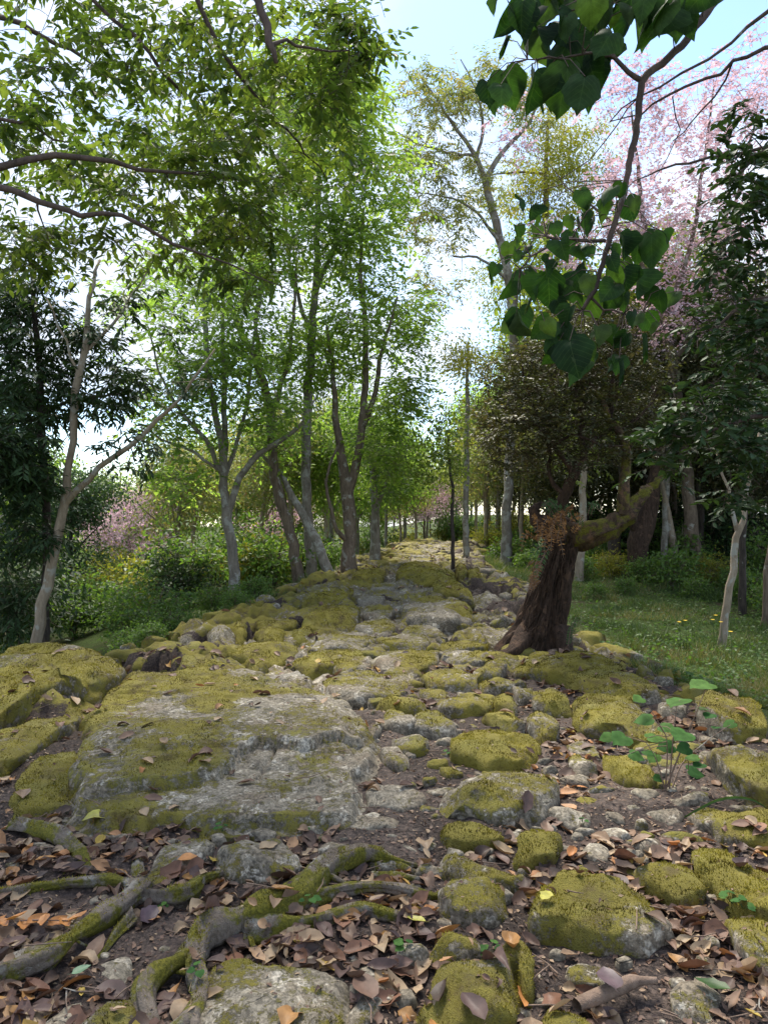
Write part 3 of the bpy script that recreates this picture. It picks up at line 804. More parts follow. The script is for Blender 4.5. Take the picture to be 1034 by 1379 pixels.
# pebbles in the soil
for k in range(420):
    y = rs.uniform(1.8, 5.5); x = rs.uniform(-0.55, 0.58) * y
    r = rs.uniform(0.012, 0.04)
    an = np.arange(6) * math.pi / 3; rad = r * rs.uniform(0.7, 1.2, 6)
    q = np.column_stack([np.cos(an) * rad + x, np.sin(an) * rad * 0.8 + y])
    zg = gz1(x, y) + 0.01
    v, C, f3, f4, n = stone_geom(q, zg, r * 0.7, 3000 + k, 0.1, 0.03, 0.5)
    w = v + np.array([C[0], C[1], zg]); nn = normals(w, [f3, f4])
    vv.append(w); f3s.append(f3 + off); f4s.append(f4 + off); mos.append(np.full(len(w), rs.uniform(-0.2, 0.35))); off += len(w)
me = mesh_np('small_stones', np.vstack(vv), [np.vstack(f3s), np.vstack(f4s)], M['rock'], attrs={'moss': np.concatenate(mos)})
link('small_stones', me, path, kind='stuff')
bv_add(np.vstack(vv), [np.vstack(f3s), ], 1); bv_add(np.vstack(vv), [np.vstack(f4s)], 1)

# --- moss fuzz on near stones
def moss_fuzz(o, v, nn, mo, f4, dens, seed):
    rs = np.random.default_rng(seed + 5000)
    a, b, c, d = (v[f4[:, k]] for k in range(4))
    area = 0.5 * np.linalg.norm(np.cross(c - a, d - b), axis=1)
    fm = np.clip((mo[f4].mean(1) - 0.30) / 0.4, 0, 1)
    wz = np.clip(nn[f4][:, :, 2].mean(1) + 0.35, 0, 1)
    wgt = area * fm * wz
    dist = np.linalg.norm(np.array(o.location))
    n = int(min(wgt.sum() * 26000 * dens / max(1.0, (dist / 3.0) ** 1.3), 26000))
    if n < 20: return
    fi = rs.choice(len(f4), n, p=wgt / wgt.sum())
    u, w = rs.random((n, 1)), rs.random((n, 1))
    p = (a[fi] * (1 - u) + b[fi] * u) * (1 - w) + (d[fi] * (1 - u) + c[fi] * u) * w
    wp = p + np.array(o.location)
    keep = vnoise(wp, 22, 8) + 0.6 * vnoise(wp, 70, 9) + 2.2 * (mo[f4].mean(1)[fi] - 0.42) > rs.uniform(-0.6, 0.7, n)
    p = p[keep]; wp = wp[keep]; fi = fi[keep]; n = len(p)
    if n < 5: return
    nrm = nn[f4[fi, 0]]
    up = nrm * 0.8 + np.array([0, 0, 0.5]) + rs.normal(0, 0.45, (n, 3))
    up /= np.linalg.norm(up, axis=1, keepdims=True)
    side = np.cross(up, rs.normal(0, 1, (n, 3))); side /= np.linalg.norm(side, axis=1, keepdims=True) + 1e-9
    s = 0.75 + 0.10 * dist
    hgt = rs.uniform(0.002, 0.009, (n, 1)) * s * (1 + 0.9 * fbm(wp, 12, 44, 2)).clip(.2, 2.2)[:, None]; wd_ = rs.uniform(0.0015, 0.003, (n, 1)) * s
    V = np.stack([p - side * wd_ - nrm * 0.002, p + side * wd_ - nrm * 0.002, p + up * hgt], 1).reshape(-1, 3)
    F = np.arange(3 * n).reshape(-1, 3)
    tint = np.clip(0.45 + 0.6 * fbm(wp, 6, 3, 3) + 0.25 * rs.standard_normal(n), 0, 1)
    me = mesh_np('moss', V, [F], M['moss'], smooth=False, attrs={'tint': np.repeat(tint, 3)})
    link('moss', me, o, kind='stuff')
for j in MOSS_JOBS: moss_fuzz(*j)

# ------------------------------------------------------------------ tubes, leaves
def catmull(pts, step):
    pts = np.asarray(pts, float)
    if len(pts) < 3:
        n = max(2, int(np.linalg.norm(pts[-1, :3] - pts[0, :3]) / step) + 1)
        t = np.linspace(0, 1, n)[:, None]
        return pts[0] * (1 - t) + pts[-1] * t
    P_ = np.vstack([2 * pts[0] - pts[1], pts, 2 * pts[-1] - pts[-2]])
    outp = []
    for i in range(1, len(P_) - 2):
        p0, p1, p2, p3 = P_[i - 1:i + 3]
        k = max(2, int(np.linalg.norm(p2[:3] - p1[:3]) / step))
        t = (np.arange(k) / k)[:, None]
        outp.append(0.5 * (2 * p1 + (p2 - p0) * t + (2 * p0 - 5 * p1 + 4 * p2 - p3) * t ** 2 + (3 * p1 - p0 - 3 * p2 + p3) * t ** 3))
    outp.append(pts[-1:])
    return np.vstack(outp)

class Tubes:
    def __init__(s): s.V = []; s.F = []; s.n = 0; s.C = []
    def add(s, pts, rad, sides=6, ridge=0.0, seed=0, kk=3.0, cap=True, fiss=0.0):
        pts = np.asarray(pts, float); m = len(pts)
        rad = np.maximum(np.asarray(rad, float), 0.0006)
        t = np.gradient(pts, axis=0); t /= np.linalg.norm(t, axis=1, keepdims=True) + 1e-12
        ref = np.array([0.31, 0.87, 0.38]) if abs(t[0] @ np.array([0.31, 0.87, 0.38])) < 0.9 else np.array([1.0, 0, 0])
        u = np.zeros_like(pts)
        prev = ref
        for i in range(m):
            a = prev - t[i] * (prev @ t[i]); a /= np.linalg.norm(a) + 1e-12
            u[i] = a; prev = a
        w = np.cross(t, u)
        an = np.arange(sides) * 2 * math.pi / sides
        ca, sa = np.cos(an), np.sin(an)
        R = np.repeat(rad[:, None], sides, 1)
        if ridge > 0:
            sl = np.concatenate([[0], np.cumsum(np.linalg.norm(np.diff(pts, axis=0), axis=1))])
            q = np.stack([np.broadcast_to(ca * kk, R.shape), np.broadcast_to(sa * kk, R.shape), np.broadcast_to((sl * 1.2)[:, None], R.shape)], -1)
            R = R * (1 + ridge * fbm(q, 1.0, seed, 3) + 0.4 * ridge * fbm(q * np.array([1, 1, 4.0]), 1.3, seed + 9, 2))
        if fiss > 0:
            q = np.stack([np.broadcast_to(ca * 9, R.shape), np.broadcast_to(sa * 9, R.shape), np.broadcast_to((sl * 2.6)[:, None], R.shape)], -1)
            R = R * (1 - fiss * (1 - np.clip(np.abs(fbm(q, 1.0, seed + 40, 3)) * 3, 0, 1)))
        ring = pts[:, None, :] + R[..., None] * (ca[None, :, None] * u[:, None, :] + sa[None, :, None] * w[:, None, :])
        V = ring.reshape(-1, 3)
        id_ = np.arange(m * sides).reshape(m, sides) + s.n
        a = id_[:-1]; b = np.roll(id_, -1, 1)[:-1]
        s.F.append(np.stack([a, b, np.roll(id_, -1, 1)[1:], id_[1:]], -1).reshape(-1, 4))
        s.V.append(V); s.n += len(V)
        if cap:
            s.V.append(pts[-1:] + t[-1:] * rad[-1] * 0.3); ci = s.n; s.n += 1
            l = id_[-1]
            s.C.append(np.stack([l, np.roll(l, -1), np.full(sides, ci)], -1))
    def mesh(s, name, mat, loc=(0, 0, 0), attrs=None):
        fl = [np.vstack(s.F)]
        if s.C: fl.append(np.vstack(s.C))
        V = np.vstack(s.V)
        return mesh_np(name, V - np.asarray(loc), fl, mat, attrs=attrs)

TEMPL = {
 'diamond': (np.array([[0, 0, 0], [0.45, 0.5, 0.10], [1, 0, 0], [0.45, -0.5, 0.10]]), np.array([[0, 2, 1], [0, 3, 2]])),
 'ovate': (np.array([[0, 0, 0], [0.28, 0.42, 0.07], [0.65, 0.40, 0.05], [1, 0, -0.06], [0.65, -0.40, 0.05], [0.28, -0.42, 0.07], [0.5, 0, -0.02]]),
           np.array([[0, 6, 1], [1, 6, 2], [2, 6, 3], [3, 6, 4], [4, 6, 5], [5, 6, 0]])),
 'blossom': (np.array([[0, 0, 0], [0.5, 0.5, 0.2], [1, 0, 0], [0.5, -0.5, 0.2]]), np.array([[0, 2, 1], [0, 3, 2]])),
}

def frames(axis, up):
    a = axis / (np.linalg.norm(axis, axis=1, keepdims=True) + 1e-9)
    n = up - a * np.sum(up * a, 1, keepdims=True)
    n /= np.linalg.norm(n, axis=1, keepdims=True) + 1e-9
    b = np.cross(n, a)
    return a, b, n

def leaf_mesh(name, posn, axis, up, length, width, mat, templ='diamond', tint=None, loc=(0, 0, 0)):
    tv, tf = TEMPL[templ]
    a, b, n = frames(axis, up)
    L = length[:, None, None]; W = width[:, None, None]
    V = posn[:, None, :] + L * tv[None, :, 0:1] * a[:, None, :] + W * tv[None, :, 1:2] * b[:, None, :] + L * tv[None, :, 2:3] * n[:, None, :]
    k = len(tv)
    F = (tf[None] + (np.arange(len(posn)) * k)[:, None, None]).reshape(-1, tf.shape[1])
    V = V.reshape(-1, 3) - np.asarray(loc)
    if tint is None: tint = np.random.default_rng(1).random(len(posn))
    return mesh_np(name, V, [F], mat, smooth=(templ == 'ovate'), attrs={'tint': np.repeat(tint, k)})

class Tree:
    """limbs given as pixel paths (px, py, depth, radius in px) or world points; crown as clusters hung on the limbs"""
    def __init__(s, seed, spray=True):
        s.rs = np.random.default_rng(seed); s.trunk = Tubes(); s.br = Tubes()
        s.np_, s.nr = [], []; s.lp, s.la, s.lu, s.ll, s.lw, s.lt = [], [], [], [], [], []
        s.base = None; s.seed = seed; s.spray = spray
    def limb(s, pts, world=False, sides=9, ridge=0.10, ground=False, flare=1.5, step=0.18, jit=0.012):
        W = []
        for p in pts:
            if world: W.append([p[0], p[1], p[2], p[3]])
            else: W.append([*P(p[0], p[1], p[2]), p[3] / FPX * p[2]])
        W = np.array(W, float)
        if ground:
            b = W[0].copy(); b[2] = gz1(b[0], b[1]) - 0.15
            b[3] *= flare
            m = W[0].copy(); 
            if W[0][2] - b[2] > 0.3:
                m = b.copy(); m[2] = b[2] + 0.35; m[3] = W[0][3] * (1 + 0.25 * (flare - 1)); 
                W = np.vstack([b, m, W]) if W[0][2] - m[2] > 0.25 else np.vstack([b, W])
            else: W = np.vstack([b, W[1:]])
            s.base = np.array([b[0], b[1], b[2] + 0.15])
        c = catmull(W, step)
        c[1:-1, :3] += s.rs.normal(0, jit, (len(c) - 2, 3)) if len(c) > 2 else 0
        s.trunk.add(c[:, :3], c[:, 3], sides, ridge, s.seed + len(s.np_))
        s.np_.append(c[len(c) // 5:, :3]); s.nr.append(c[len(c) // 5:, 3])
        return c
    def clusters(s, spec, leaf=(0.06, 0.03), rc=0.3, nleaf=40, droop=0.3, twigs=3, world=False, flat=0.6, upb=0.8, maxr=0.02, tint=None, lenvar=0.3):
        C = []
        for (cx, cyy, rx, ry, d, dr, n) in spec:
            q = s.rs.normal(0, 1, (n, 3)); q /= np.linalg.norm(q, axis=1, keepdims=True)
            q *= s.rs.random((n, 1)) ** 0.42
            for k in range(n):
                if world: C.append([cx + q[k, 0] * rx, cyy + q[k, 1] * rx, d + q[k, 2] * ry])
                else: C.append(P(cx + q[k, 0] * rx, cyy + q[k, 1] * ry, d + q[k, 2] * dr))
        C = np.array(C)
        NP = np.vstack(s.np_); NR = np.concatenate(s.nr)
        d0 = np.array([np.min(np.linalg.norm(NP - c, axis=1)) for c in C])
        for i in np.argsort(d0):
            c = C[i]
            dv = np.linalg.norm(NP - c, axis=1) + 0.6 * np.maximum(0, NP[:, 2] - c[2])
            j = int(np.argmin(dv)); a = NP[j]; L = np.linalg.norm(c - a)
            if L > 0.05:
                mid = (a + c) / 2 + np.array([0, 0, 0.10 * L]) + s.rs.normal(0, 0.07 * L, 3)
                pts = catmull(np.vstack([a, mid, c]), max(0.12, L / 5))
                r0 = min(NR[j] * 0.7, 0.004 + 0.008 * L, maxr); r1 = 0.0025
                rad = np.linspace(r0, r1, len(pts))
                s.br.add(pts, rad, 4, cap=False)
                NP = np.vstack([NP, pts[1:]]); NR = np.concatenate([NR, rad[1:]])
            s.cluster(c, leaf, rc * s.rs.uniform(0.7, 1.3), int(nleaf * s.rs.uniform(0.6, 1.4)), droop, twigs, flat, upb, tint, lenvar)
    def cluster(s, c, leaf, rc, n, droop, twigs, flat, upb, tint, lenvar):
        rs = s.rs
        if s.spray:
            tw = max(2, n // 9); tb = (rs.random() if tint is None else rs.uniform(*tint))
            for k in range(tw):
                d = rs.normal(0, 1, 3); d[2] = d[2] * flat - droop * 0.35; d /= np.linalg.norm(d)
                L = rc * rs.uniform(0.7, 1.6); m = 9
                o0 = c + rs.normal(0, 0.16 * rc, 3)
                e1 = o0 + d * L * 0.55 + np.array([0, 0, 0.04 * L]); e2 = o0 + d * L - np.array([0, 0, 0.28 * droop * L])
                s.br.add(np.vstack([o0, e1, e2]), [0.0026, 0.0018, 0.0010], 3, cap=False)
                t = ((np.arange(m) + rs.uniform(0, .8, m)) / m)[:, None] * 0.92 + 0.10
                p = (1 - t) ** 2 * o0 + 2 * t * (1 - t) * e1 + t * t * e2
                sd_ = np.cross(d, [0, 0, 1.0]); sd_ /= np.linalg.norm(sd_) + 1e-6
                sg = np.where(np.arange(m) % 2, 1.0, -1.0)[:, None]
                ax = d * 0.55 + sg * sd_ * 0.75 + rs.normal(0, 0.22, (m, 3)) - np.array([0, 0, droop * 0.8])
                up = np.array([0, 0, 1.0]) + rs.normal(0, 0.28, (m, 3)) + 0.3 * rs.normal(0, 1, 3)
                ln = leaf[0] * rs.uniform(1 - lenvar, 1 + lenvar, m) * (0.75 + 0.5 * np.sin(np.pi * t[:, 0]))
                s.lp.append(p); s.la.append(ax); s.lu.append(up); s.ll.append(ln); s.lw.append(ln * leaf[1] / leaf[0] * rs.uniform(.8, 1.2, m))
                s.lt.append(np.clip(tb * 0.55 + 0.25 * rs.random() + rs.random(m) * 0.25, 0, 1))
            return
        D = rs.normal(0, 1, (twigs, 3)); D[:, 2] *= flat; D[:, 2] -= droop * 0.4
        D /= np.linalg.norm(D, axis=1, keepdims=True)
        for k in range(twigs):
            L = rc * rs.uniform(0.8, 1.4)
            s.br.add(np.vstack([c, c + D[k] * L * 0.5 + [0, 0, 0.03 * L], c + D[k] * L]), [0.003, 0.002, 0.001], 3, cap=False)
        k = rs.integers(0, twigs, n)
        t = rs.random((n, 1)) ** 0.7 * 1.3
        p = c + D[k] * t * rc + rs.normal(0, 0.30 * rc, (n, 3)) * np.array([1, 1, flat])
        ax = D[k] * 0.6 + rs.normal(0, 0.6, (n, 3)) + np.array([0, 0, -droop])
        up = rs.normal(0, 0.55, (n, 3)) + np.array([0, 0, upb])
        ln = leaf[0] * rs.uniform(1 - lenvar, 1 + lenvar, n)
        tb = (rs.random() if tint is None else rs.uniform(*tint))
        s.lp.append(p); s.la.append(ax); s.lu.append(up); s.ll.append(ln); s.lw.append(ln * leaf[1] / leaf[0])
        s.lt.append(np.clip(tb * 0.5 + rs.random(n) * 0.5, 0, 1))
    def build(s, name, label, cat, bark, leafmat, templ='diamond', group=None, single=0, single_mat=None, crown_name='crown', bmat=None):
        loc = s.base if s.base is not None else np.zeros(3)
        root = empty(name, loc); tag(root, label, cat, group)
        if s.trunk.n:
            link('trunk', s.trunk.mesh('trunk', M[bark], loc), root)
        if s.br.n: link('branches', s.br.mesh('branches', M[bmat or bark], loc), root, kind='stuff')
        if s.lp:
            p = np.vstack(s.lp); a = np.vstack(s.la); u = np.vstack(s.lu); l = np.concatenate(s.ll); w = np.concatenate(s.lw); t = np.concatenate(s.lt)
            if single:
                px = 517 + p[:, 0] / p[:, 1] * FPX; py = 689.5 - (p[:, 2] - H) / p[:, 1] * FPX
                vis = (p[:, 1] > 0.5) & (px > 5) & (px < 1029) & (py > 5) & (py < 1374)
                sc = np.where(vis, l / np.maximum(p[:, 1], 0.1), 0)
                o_ = np.argsort(-sc); sel = o_[:single]; rest = o_[single:]
                tv, tf = TEMPL[templ]
                asp = float(np.mean(w / l))
                me = mesh_np('leaf', tv * np.array([1, asp, 1]), [tf], M[single_mat], smooth=True)
                A, B, Nn = frames(a[sel], u[sel])
                for k, i in enumerate(sel):
                    o = bpy.data.objects.new('leaf', me); COL.objects.link(o); o.parent = root
                    m = Matrix.Identity(4)
                    for r in range(3):
                        m[r][0] = A[k, r] * l[i]; m[r][1] = B[k, r] * l[i]; m[r][2] = Nn[k, r] * l[i]; m[r][3] = p[i, r] - loc[r]
                    o.matrix_local = m
                p, a, u, l, w, t = p[rest], a[rest], u[rest], l[rest], w[rest], t[rest]
            link(crown_name, leaf_mesh(crown_name, p, a, u, l, w, M[leafmat], templ, t, loc), root, kind='stuff')
        return root

def copy_tree(root, loc, rz, sc, label=None, group=None):
    r = root.copy(); COL.objects.link(r); r.location = loc; r.rotation_euler = (0, 0, rz); r.scale = sc if isinstance(sc, (tuple, list)) else (sc, sc, sc)
    if label: r['label'] = label
    if group: r['group'] = group
    for ch in root.children:
        c = ch.copy(); COL.objects.link(c); c.parent = r
    return r

# ------------------------------------------------------------------ trees of the photograph
def thin(L, k): return [(*q[:3], q[3] * k) for q in L]
# overhanging broadleaf tree, trunk outside the left edge
t = Tree(11)
t.limb([(-4.4, 4.6, 0.2, 0.17), (-4.2, 4.7, 2.2, 0.14), (-3.9, 4.8, 4.2, 0.11), (-3.3, 5.0, 6.2, 0.07), (-2.4, 5.3, 7.6, 0.03)], world=True, ground=True)
t.limb(thin([(-4.3, 4.65, 2.7, .06), (-3.4, 4.6, 3.3, .045), (-2.45, 4.6, 3.6, .035), (-2.1, 4.65, 3.72, .03), (-1.75, 4.75, 3.72, .024), (-1.5, 5.0, 3.78, .016), (-1.0, 5.4, 3.9, .008)], 0.68), world=True)
t.limb(thin([(-4.3, 4.6, 2.4, .05), (-3.3, 4.4, 2.9, .04), (-2.45, 4.4, 3.42, .032), (-2.05, 4.4, 3.3, .028), (-1.85, 4.5, 3.26, .024), (-1.65, 4.6, 3.33, .02), (-1.4, 4.8, 3.22, .016), (-1.1, 5.2, 3.2, .009), (-0.6, 5.6, 3.1, .004)], 0.68), world=True)
t.limb(thin([(-3.9, 4.8, 4.2, .05), (-3.0, 5.0, 5.2, .035), (125, 0, 5.0, 3.5), (180, 45, 5.1, 4), (215, 90, 5.2, 3.5), (250, 130, 5.4, 2.5)][2:], 0.68), step=0.15)
t.limb(thin([(-3.9, 4.8, 4.2, .05), (-3.2, 4.8, 5.0, .04), (-2.1, 5.0, 5.0, .028)], 0.68), world=True)
t.limb(thin([(-3.5, 4.9, 5.4, .05), (-2.2, 5.0, 5.6, .035), (-1.3, 5.1, 5.1, .028)], 0.68), world=True)
t.limb(thin([(262, -10, 5.1, 5), (300, 70, 5.2, 4), (350, 140, 5.4, 3), (400, 190, 5.8, 2), (440, 240, 6.2, 1)], 0.68), step=0.15)
t.limb(thin([(-3.3, 5.0, 6.2, .05), (-1.8, 4.6, 5.5, .04), (-0.85, 4.3, 4.8, .034)], 0.68), world=True)
t.limb(thin([(325, -40, 4.3, 8), (345, 0, 4.3, 8), (358, 30, 4.3, 8), (366, 60, 4.3, 7), (372, 85, 4.3, 4)], 0.68), step=0.1, ridge=0.3)
t.limb(thin([(366, 60, 4.3, 4), (400, 62, 4.5, 3), (470, 68, 4.8, 1.5)], 0.68), step=0.15)
t.limb(thin([(-4.0, 4.75, 3.4, .04), (-3.2, 4.65, 3.8, .03), (-2.41, 4.6, 3.92, .02)], 0.68), world=True)
t.limb(thin([(0, 160, 4.6, 3.5), (45, 170, 4.7, 3), (75, 190, 4.8, 2), (92, 192, 4.9, 1)], 0.68), step=0.15)
t.clusters([(180, -80, 240, 50, 5.2, .7, 26), (110, 60, 190, 90, 5.2, 0.8, 34), (320, 90, 190, 130, 5.6, 1.0, 95), (420, 190, 90, 120, 6.4, 0.8, 36), (230, 240, 200, 70, 5.8, 0.9, 80), (70, 330, 110, 40, 5.6, 0.6, 40), (300, 330, 110, 60, 6.2, 0.8, 45), (460, 60, 60, 80, 5.4, 0.6, 35), (40, 160, 70, 90, 5.2, 0.5, 22)],
           leaf=(0.068, 0.032), rc=0.25, nleaf=34, droop=0.55, twigs=3)
t.limb(thin([(-3.6, 4.85, 5.0, .06), (-3.4, 6.6, 5.9, .04), (-3.0, 8.4, 6.4, .02)], 0.68), world=True)
t.clusters([(170, 170, 160, 110, 8.4, 1.0, 45), (330, 170, 110, 90, 8.2, .9, 20)], leaf=(0.095, 0.046), rc=0.34, nleaf=40, droop=0.5)
t.build('overhanging_tree', 'broadleaf tree reaching in from the upper left with drooping branches of oval leaves', 'tree', 'stem', 'lf_over', 'ovate', single=280, single_mat='lf_over_obj', bmat='stem')

# tan tree at far left with forked limb
t = Tree(12)
t.limb([(50, 866, 8.6, 7.5), (62, 790, 8.6, 7), (75, 740, 8.6, 6.5), (87, 680, 8.6, 6), (95, 615, 8.6, 5), (102, 525, 8.6, 5), (112, 475, 8.6, 4.5), (122, 400, 8.7, 3), (135, 350, 8.9, 1.5)], ground=True, flare=1.2)
t.limb([(89, 677, 8.6, 4.5), (135, 630, 8.5, 4), (175, 600, 8.4, 3.6), (210, 565, 8.3, 3), (245, 532, 8.3, 2.2), (290, 470, 8.3, 1.2)])
t.limb([(110, 480, 8.6, 2.5), (150, 440, 8.8, 2), (185, 385, 9, 1.4), (205, 350, 9, .8)])
t.limb([(105, 500, 8.6, 2), (80, 440, 8.6, 1.5), (62, 400, 8.8, 1)])
t.clusters([(180, 600, 60, 40, 8.4, .4, 12), (240, 520, 50, 40, 8.3, .4, 8), (120, 400, 60, 40, 8.8, .5, 10), (200, 420, 60, 40, 8.8, .5, 8)], leaf=(0.085, 0.03), rc=0.26, nleaf=30, droop=0.5)
t.build('slender_tree', 'slender tan tree with a forked limb behind the left mossy boulder', 'tree', 'bk_tan', 'lf_dark', 'ovate')

# dark lance-leaved tree at left edge
t = Tree(13)
t.limb([(60, 866, 9.0, 6), (62, 700, 9.0, 5.5), (55, 560, 9.0, 5), (50, 450, 9.0, 4), (40, 350, 9.1, 2)], ground=True)
t.limb([(55, 560, 9.0, 3), (100, 540, 8.9, 2), (170, 530, 8.7, 1.2)])
t.limb([(60, 640, 9.0, 3), (20, 600, 8.7, 2), (-30, 570, 8.5, 1.4)])
t.clusters([(30, 420, 70, 55, 9, .7, 60), (40, 520, 80, 60, 9, .7, 75), (20, 640, 60, 60, 8.6, .6, 60), (30, 720, 60, 40, 8.8, .5, 30), (150, 530, 60, 40, 8.8, .6, 28), (120, 470, 50, 40, 8.9, .5, 20), (10, 590, 50, 40, 8.0, .3, 30), (20, 790, 50, 50, 9.2, .5, 30)], leaf=(0.105, 0.030), rc=0.26, nleaf=46, droop=0.6)
t.build('dark_tree', 'dark evergreen tree with dense narrow leaves filling the left edge', 'tree', 'bk_dark', 'lf_dark', 'diamond')

# pale grey ringed tree with several stems
t = Tree(14)
t.limb([(318, 790, 12.5, 8), (312, 735, 12.5, 7), (306, 690, 12.5, 7), (302, 655, 12.5, 6), (300, 610, 12.5, 5), (290, 560, 12.5, 4.5), (280, 490, 12.6, 4), (276, 400, 12.8, 3), (280, 320, 13, 2)], ground=True, flare=1.3)
t.limb([(308, 690, 12.5, 5), (322, 645, 12.4, 4.5), (350, 612, 12.2, 4), (385, 588, 12.1, 3), (410, 565, 12, 2), (425, 535, 12, 1.2)])
t.limb([(303, 660, 12.5, 4.5), (304, 600, 12.6, 4), (302, 520, 12.8, 3.5), (300, 430, 13, 2.5), (310, 330, 13, 1.5)])
t.limb([(300, 640, 12.5, 3.5), (275, 590, 12.4, 3), (240, 550, 12.3, 2.2), (215, 500, 12.2, 1.5), (200, 440, 12.2, 1)])
t.limb([(304, 640, 12.5, 3), (330, 560, 12.8, 2.5), (340, 470, 13, 2), (352, 400, 13, 1.2)])
t.limb([(300, 640, 12.5, 2.5), (262, 610, 12.4, 2), (215, 590, 12.2, 1.4), (190, 575, 12.2, .8)])
t.clusters([(240, 420, 100, 100, 12.4, 1.6, 95), (330, 420, 90, 100, 13, 1.6, 85), (290, 530, 120, 80, 12.6, 1.4, 85), (390, 560, 50, 30, 12.1, .6, 16), (220, 560, 60, 50, 12.3, .8, 30), (250, 640, 60, 40, 12.6, .8, 24)], leaf=(0.098, 0.046), rc=0.54, nleaf=40, droop=0.35, lenvar=0.45)
t.build('grey_tree', 'pale grey tree left of the track, its trunk splitting low into several stems', 'tree', 'bk_grey', 'lf_lime', 'diamond')

# leaning tree pair and tall tree
t = Tree(15)
t.limb([(406, 790, 13.6, 8), (395, 735, 13.6, 7.5), (385, 700, 13.6, 7), (370, 640, 13.6, 6.5), (363, 560, 13.6, 6), (350, 500, 13.6, 5), (322, 440, 13.6, 4), (300, 380, 13.7, 3), (285, 320, 13.8, 2)], ground=True, flare=1.2)
t.limb([(363, 560, 13.6, 3.5), (385, 500, 13.5, 3), (395, 430, 13.5, 2.2), (400, 350, 13.5, 1.4)])
t.limb([(352, 500, 13.6, 3), (345, 430, 13.8, 2.4), (355, 350, 14, 1.6), (350, 290, 14, 1)])
t.clusters([(300, 330, 90, 80, 13.8, 1.2, 60), (370, 340, 70, 80, 13.7, 1.2, 50), (360, 470, 70, 60, 13.6, 1.2, 45), (390, 590, 60, 50, 14.2, 1, 34)], leaf=(0.098, 0.046), rc=0.54, nleaf=40, droop=0.35, lenvar=0.45)
t.build('leaning_tree', 'brown tree leaning left, leftmost of the trunk group beside the track', 'tree', 'bk_brown', 'lf_lime', 'diamond')

t = Tree(16)
t.limb([(421, 790, 14, 7), (417, 730, 14, 7), (414, 680, 14, 6.5), (412, 610, 14, 6.5), (415, 520, 14, 6), (424, 400, 14.1, 5), (428, 300, 14.2, 4), (430, 200, 14.4, 3), (435, 110, 14.6, 1.5)], ground=True, flare=1.2)
t.limb([(424, 400, 14.1, 3), (450, 330, 14, 2.4), (475, 260, 14, 1.8), (490, 200, 14, 1)])
t.limb([(420, 450, 14, 3), (395, 380, 14, 2.4), (385, 300, 14.2, 1.6), (380, 230, 14.2, 1)])
t.clusters([(430, 150, 80, 90, 14.2, 1.6, 110), (400, 260, 70, 70, 14, 1.3, 60), (480, 180, 40, 90, 14, 1, 36), (515, 240, 40, 90, 14.5, 1, 30), (440, 330, 60, 60, 14, 1.1, 35), (420, 480, 60, 60, 14.6, 1, 36), (390, 90, 60, 60, 14.5, 1, 35)], leaf=(0.105, 0.052), rc=0.52, nleaf=50, lenvar=0.45, droop=0.4, tint=(0.4, 1))
t.build('tall_tree', 'tallest straight tree left of the track with a bright lime green crown', 'tree', 'bk_grey', 'lf_lime', 'diamond')

t = Tree(17)
t.limb([(446, 792, 13.4, 7), (432, 740, 13.5, 6.5), (412, 700, 13.6, 6), (395, 672, 13.6, 5), (380, 640, 13.7, 3.5), (360, 620, 13.8, 2.5), (335, 590, 13.8, 1.5)], ground=True, flare=1.2)
t.clusters([(350, 600, 50, 30, 13.8, .5, 10)], leaf=(0.085, 0.042), rc=0.35, nleaf=26)
t.build('slanting_tree', 'thin trunk slanting up to the left across its upright neighbours', 'tree', 'bk_grey', 'lf_lime', 'diamond')

t = Tree(18)
t.limb([(471, 786, 13.8, 10), (470, 740, 13.8, 9), (470, 690, 13.8, 9), (466, 655, 13.8, 8.5), (459, 610, 13.8, 6), (452, 560, 13.8, 4.5), (448, 500, 13.8, 3), (440, 440, 13.9, 2)], ground=True, flare=1.3)
t.limb([(468, 665, 13.8, 7), (478, 635, 13.8, 6.5), (487, 580, 13.8, 5.5), (492, 520, 13.8, 4.5), (492, 440, 13.9, 3.5), (485, 360, 14, 2.5), (490, 280, 14, 1.5)])
t.limb([(488, 575, 13.8, 4), (505, 530, 13.8, 3.5), (515, 470, 13.8, 2.5), (535, 400, 13.8, 1.5)])
t.limb([(470, 730, 13.8, 4), (455, 715, 13.6, 3), (448, 690, 13.5, 2.4), (440, 650, 13.5, 2), (455, 600, 13.6, 1.5)])
t.clusters([(500, 320, 60, 90, 14, 1.2, 60), (510, 430, 70, 60, 13.8, 1.2, 55), (540, 540, 36, 50, 13.8, .8, 50), (555, 430, 40, 60, 14.2, .8, 24), (520, 610, 40, 35, 13.8, .8, 30), (450, 470, 50, 60, 13.8, 1, 30)], leaf=(0.098, 0.046), rc=0.48, nleaf=46, lenvar=0.45, droop=0.3)
t.build('forked_tree', 'dark mossy trunk forking in two right beside the stone track', 'tree', 'bk_brown', 'lf_lime', 'diamond')

t = Tree(19, False)
t.limb([(505, 762, 15.5, 6), (505, 700, 15.5, 6), (503, 640, 15.5, 5), (500, 560, 15.5, 3)], ground=True)
t.limb([(505, 690, 15.5, 3), (525, 640, 15.5, 2), (540, 600, 15.5, 1.2)])
t.clusters([(520, 600, 45, 40, 15.5, 1.2, 60), (525, 650, 35, 25, 15.5, 1, 25), (490, 560, 50, 60, 16, 1.5, 40)], leaf=(0.10, 0.05), rc=0.4, nleaf=34)
t.build('bushy_tree', 'bushy green tree with grey trunk behind the dark forked tree', 'tree', 'bk_grey', 'lf_bush', 'diamond')

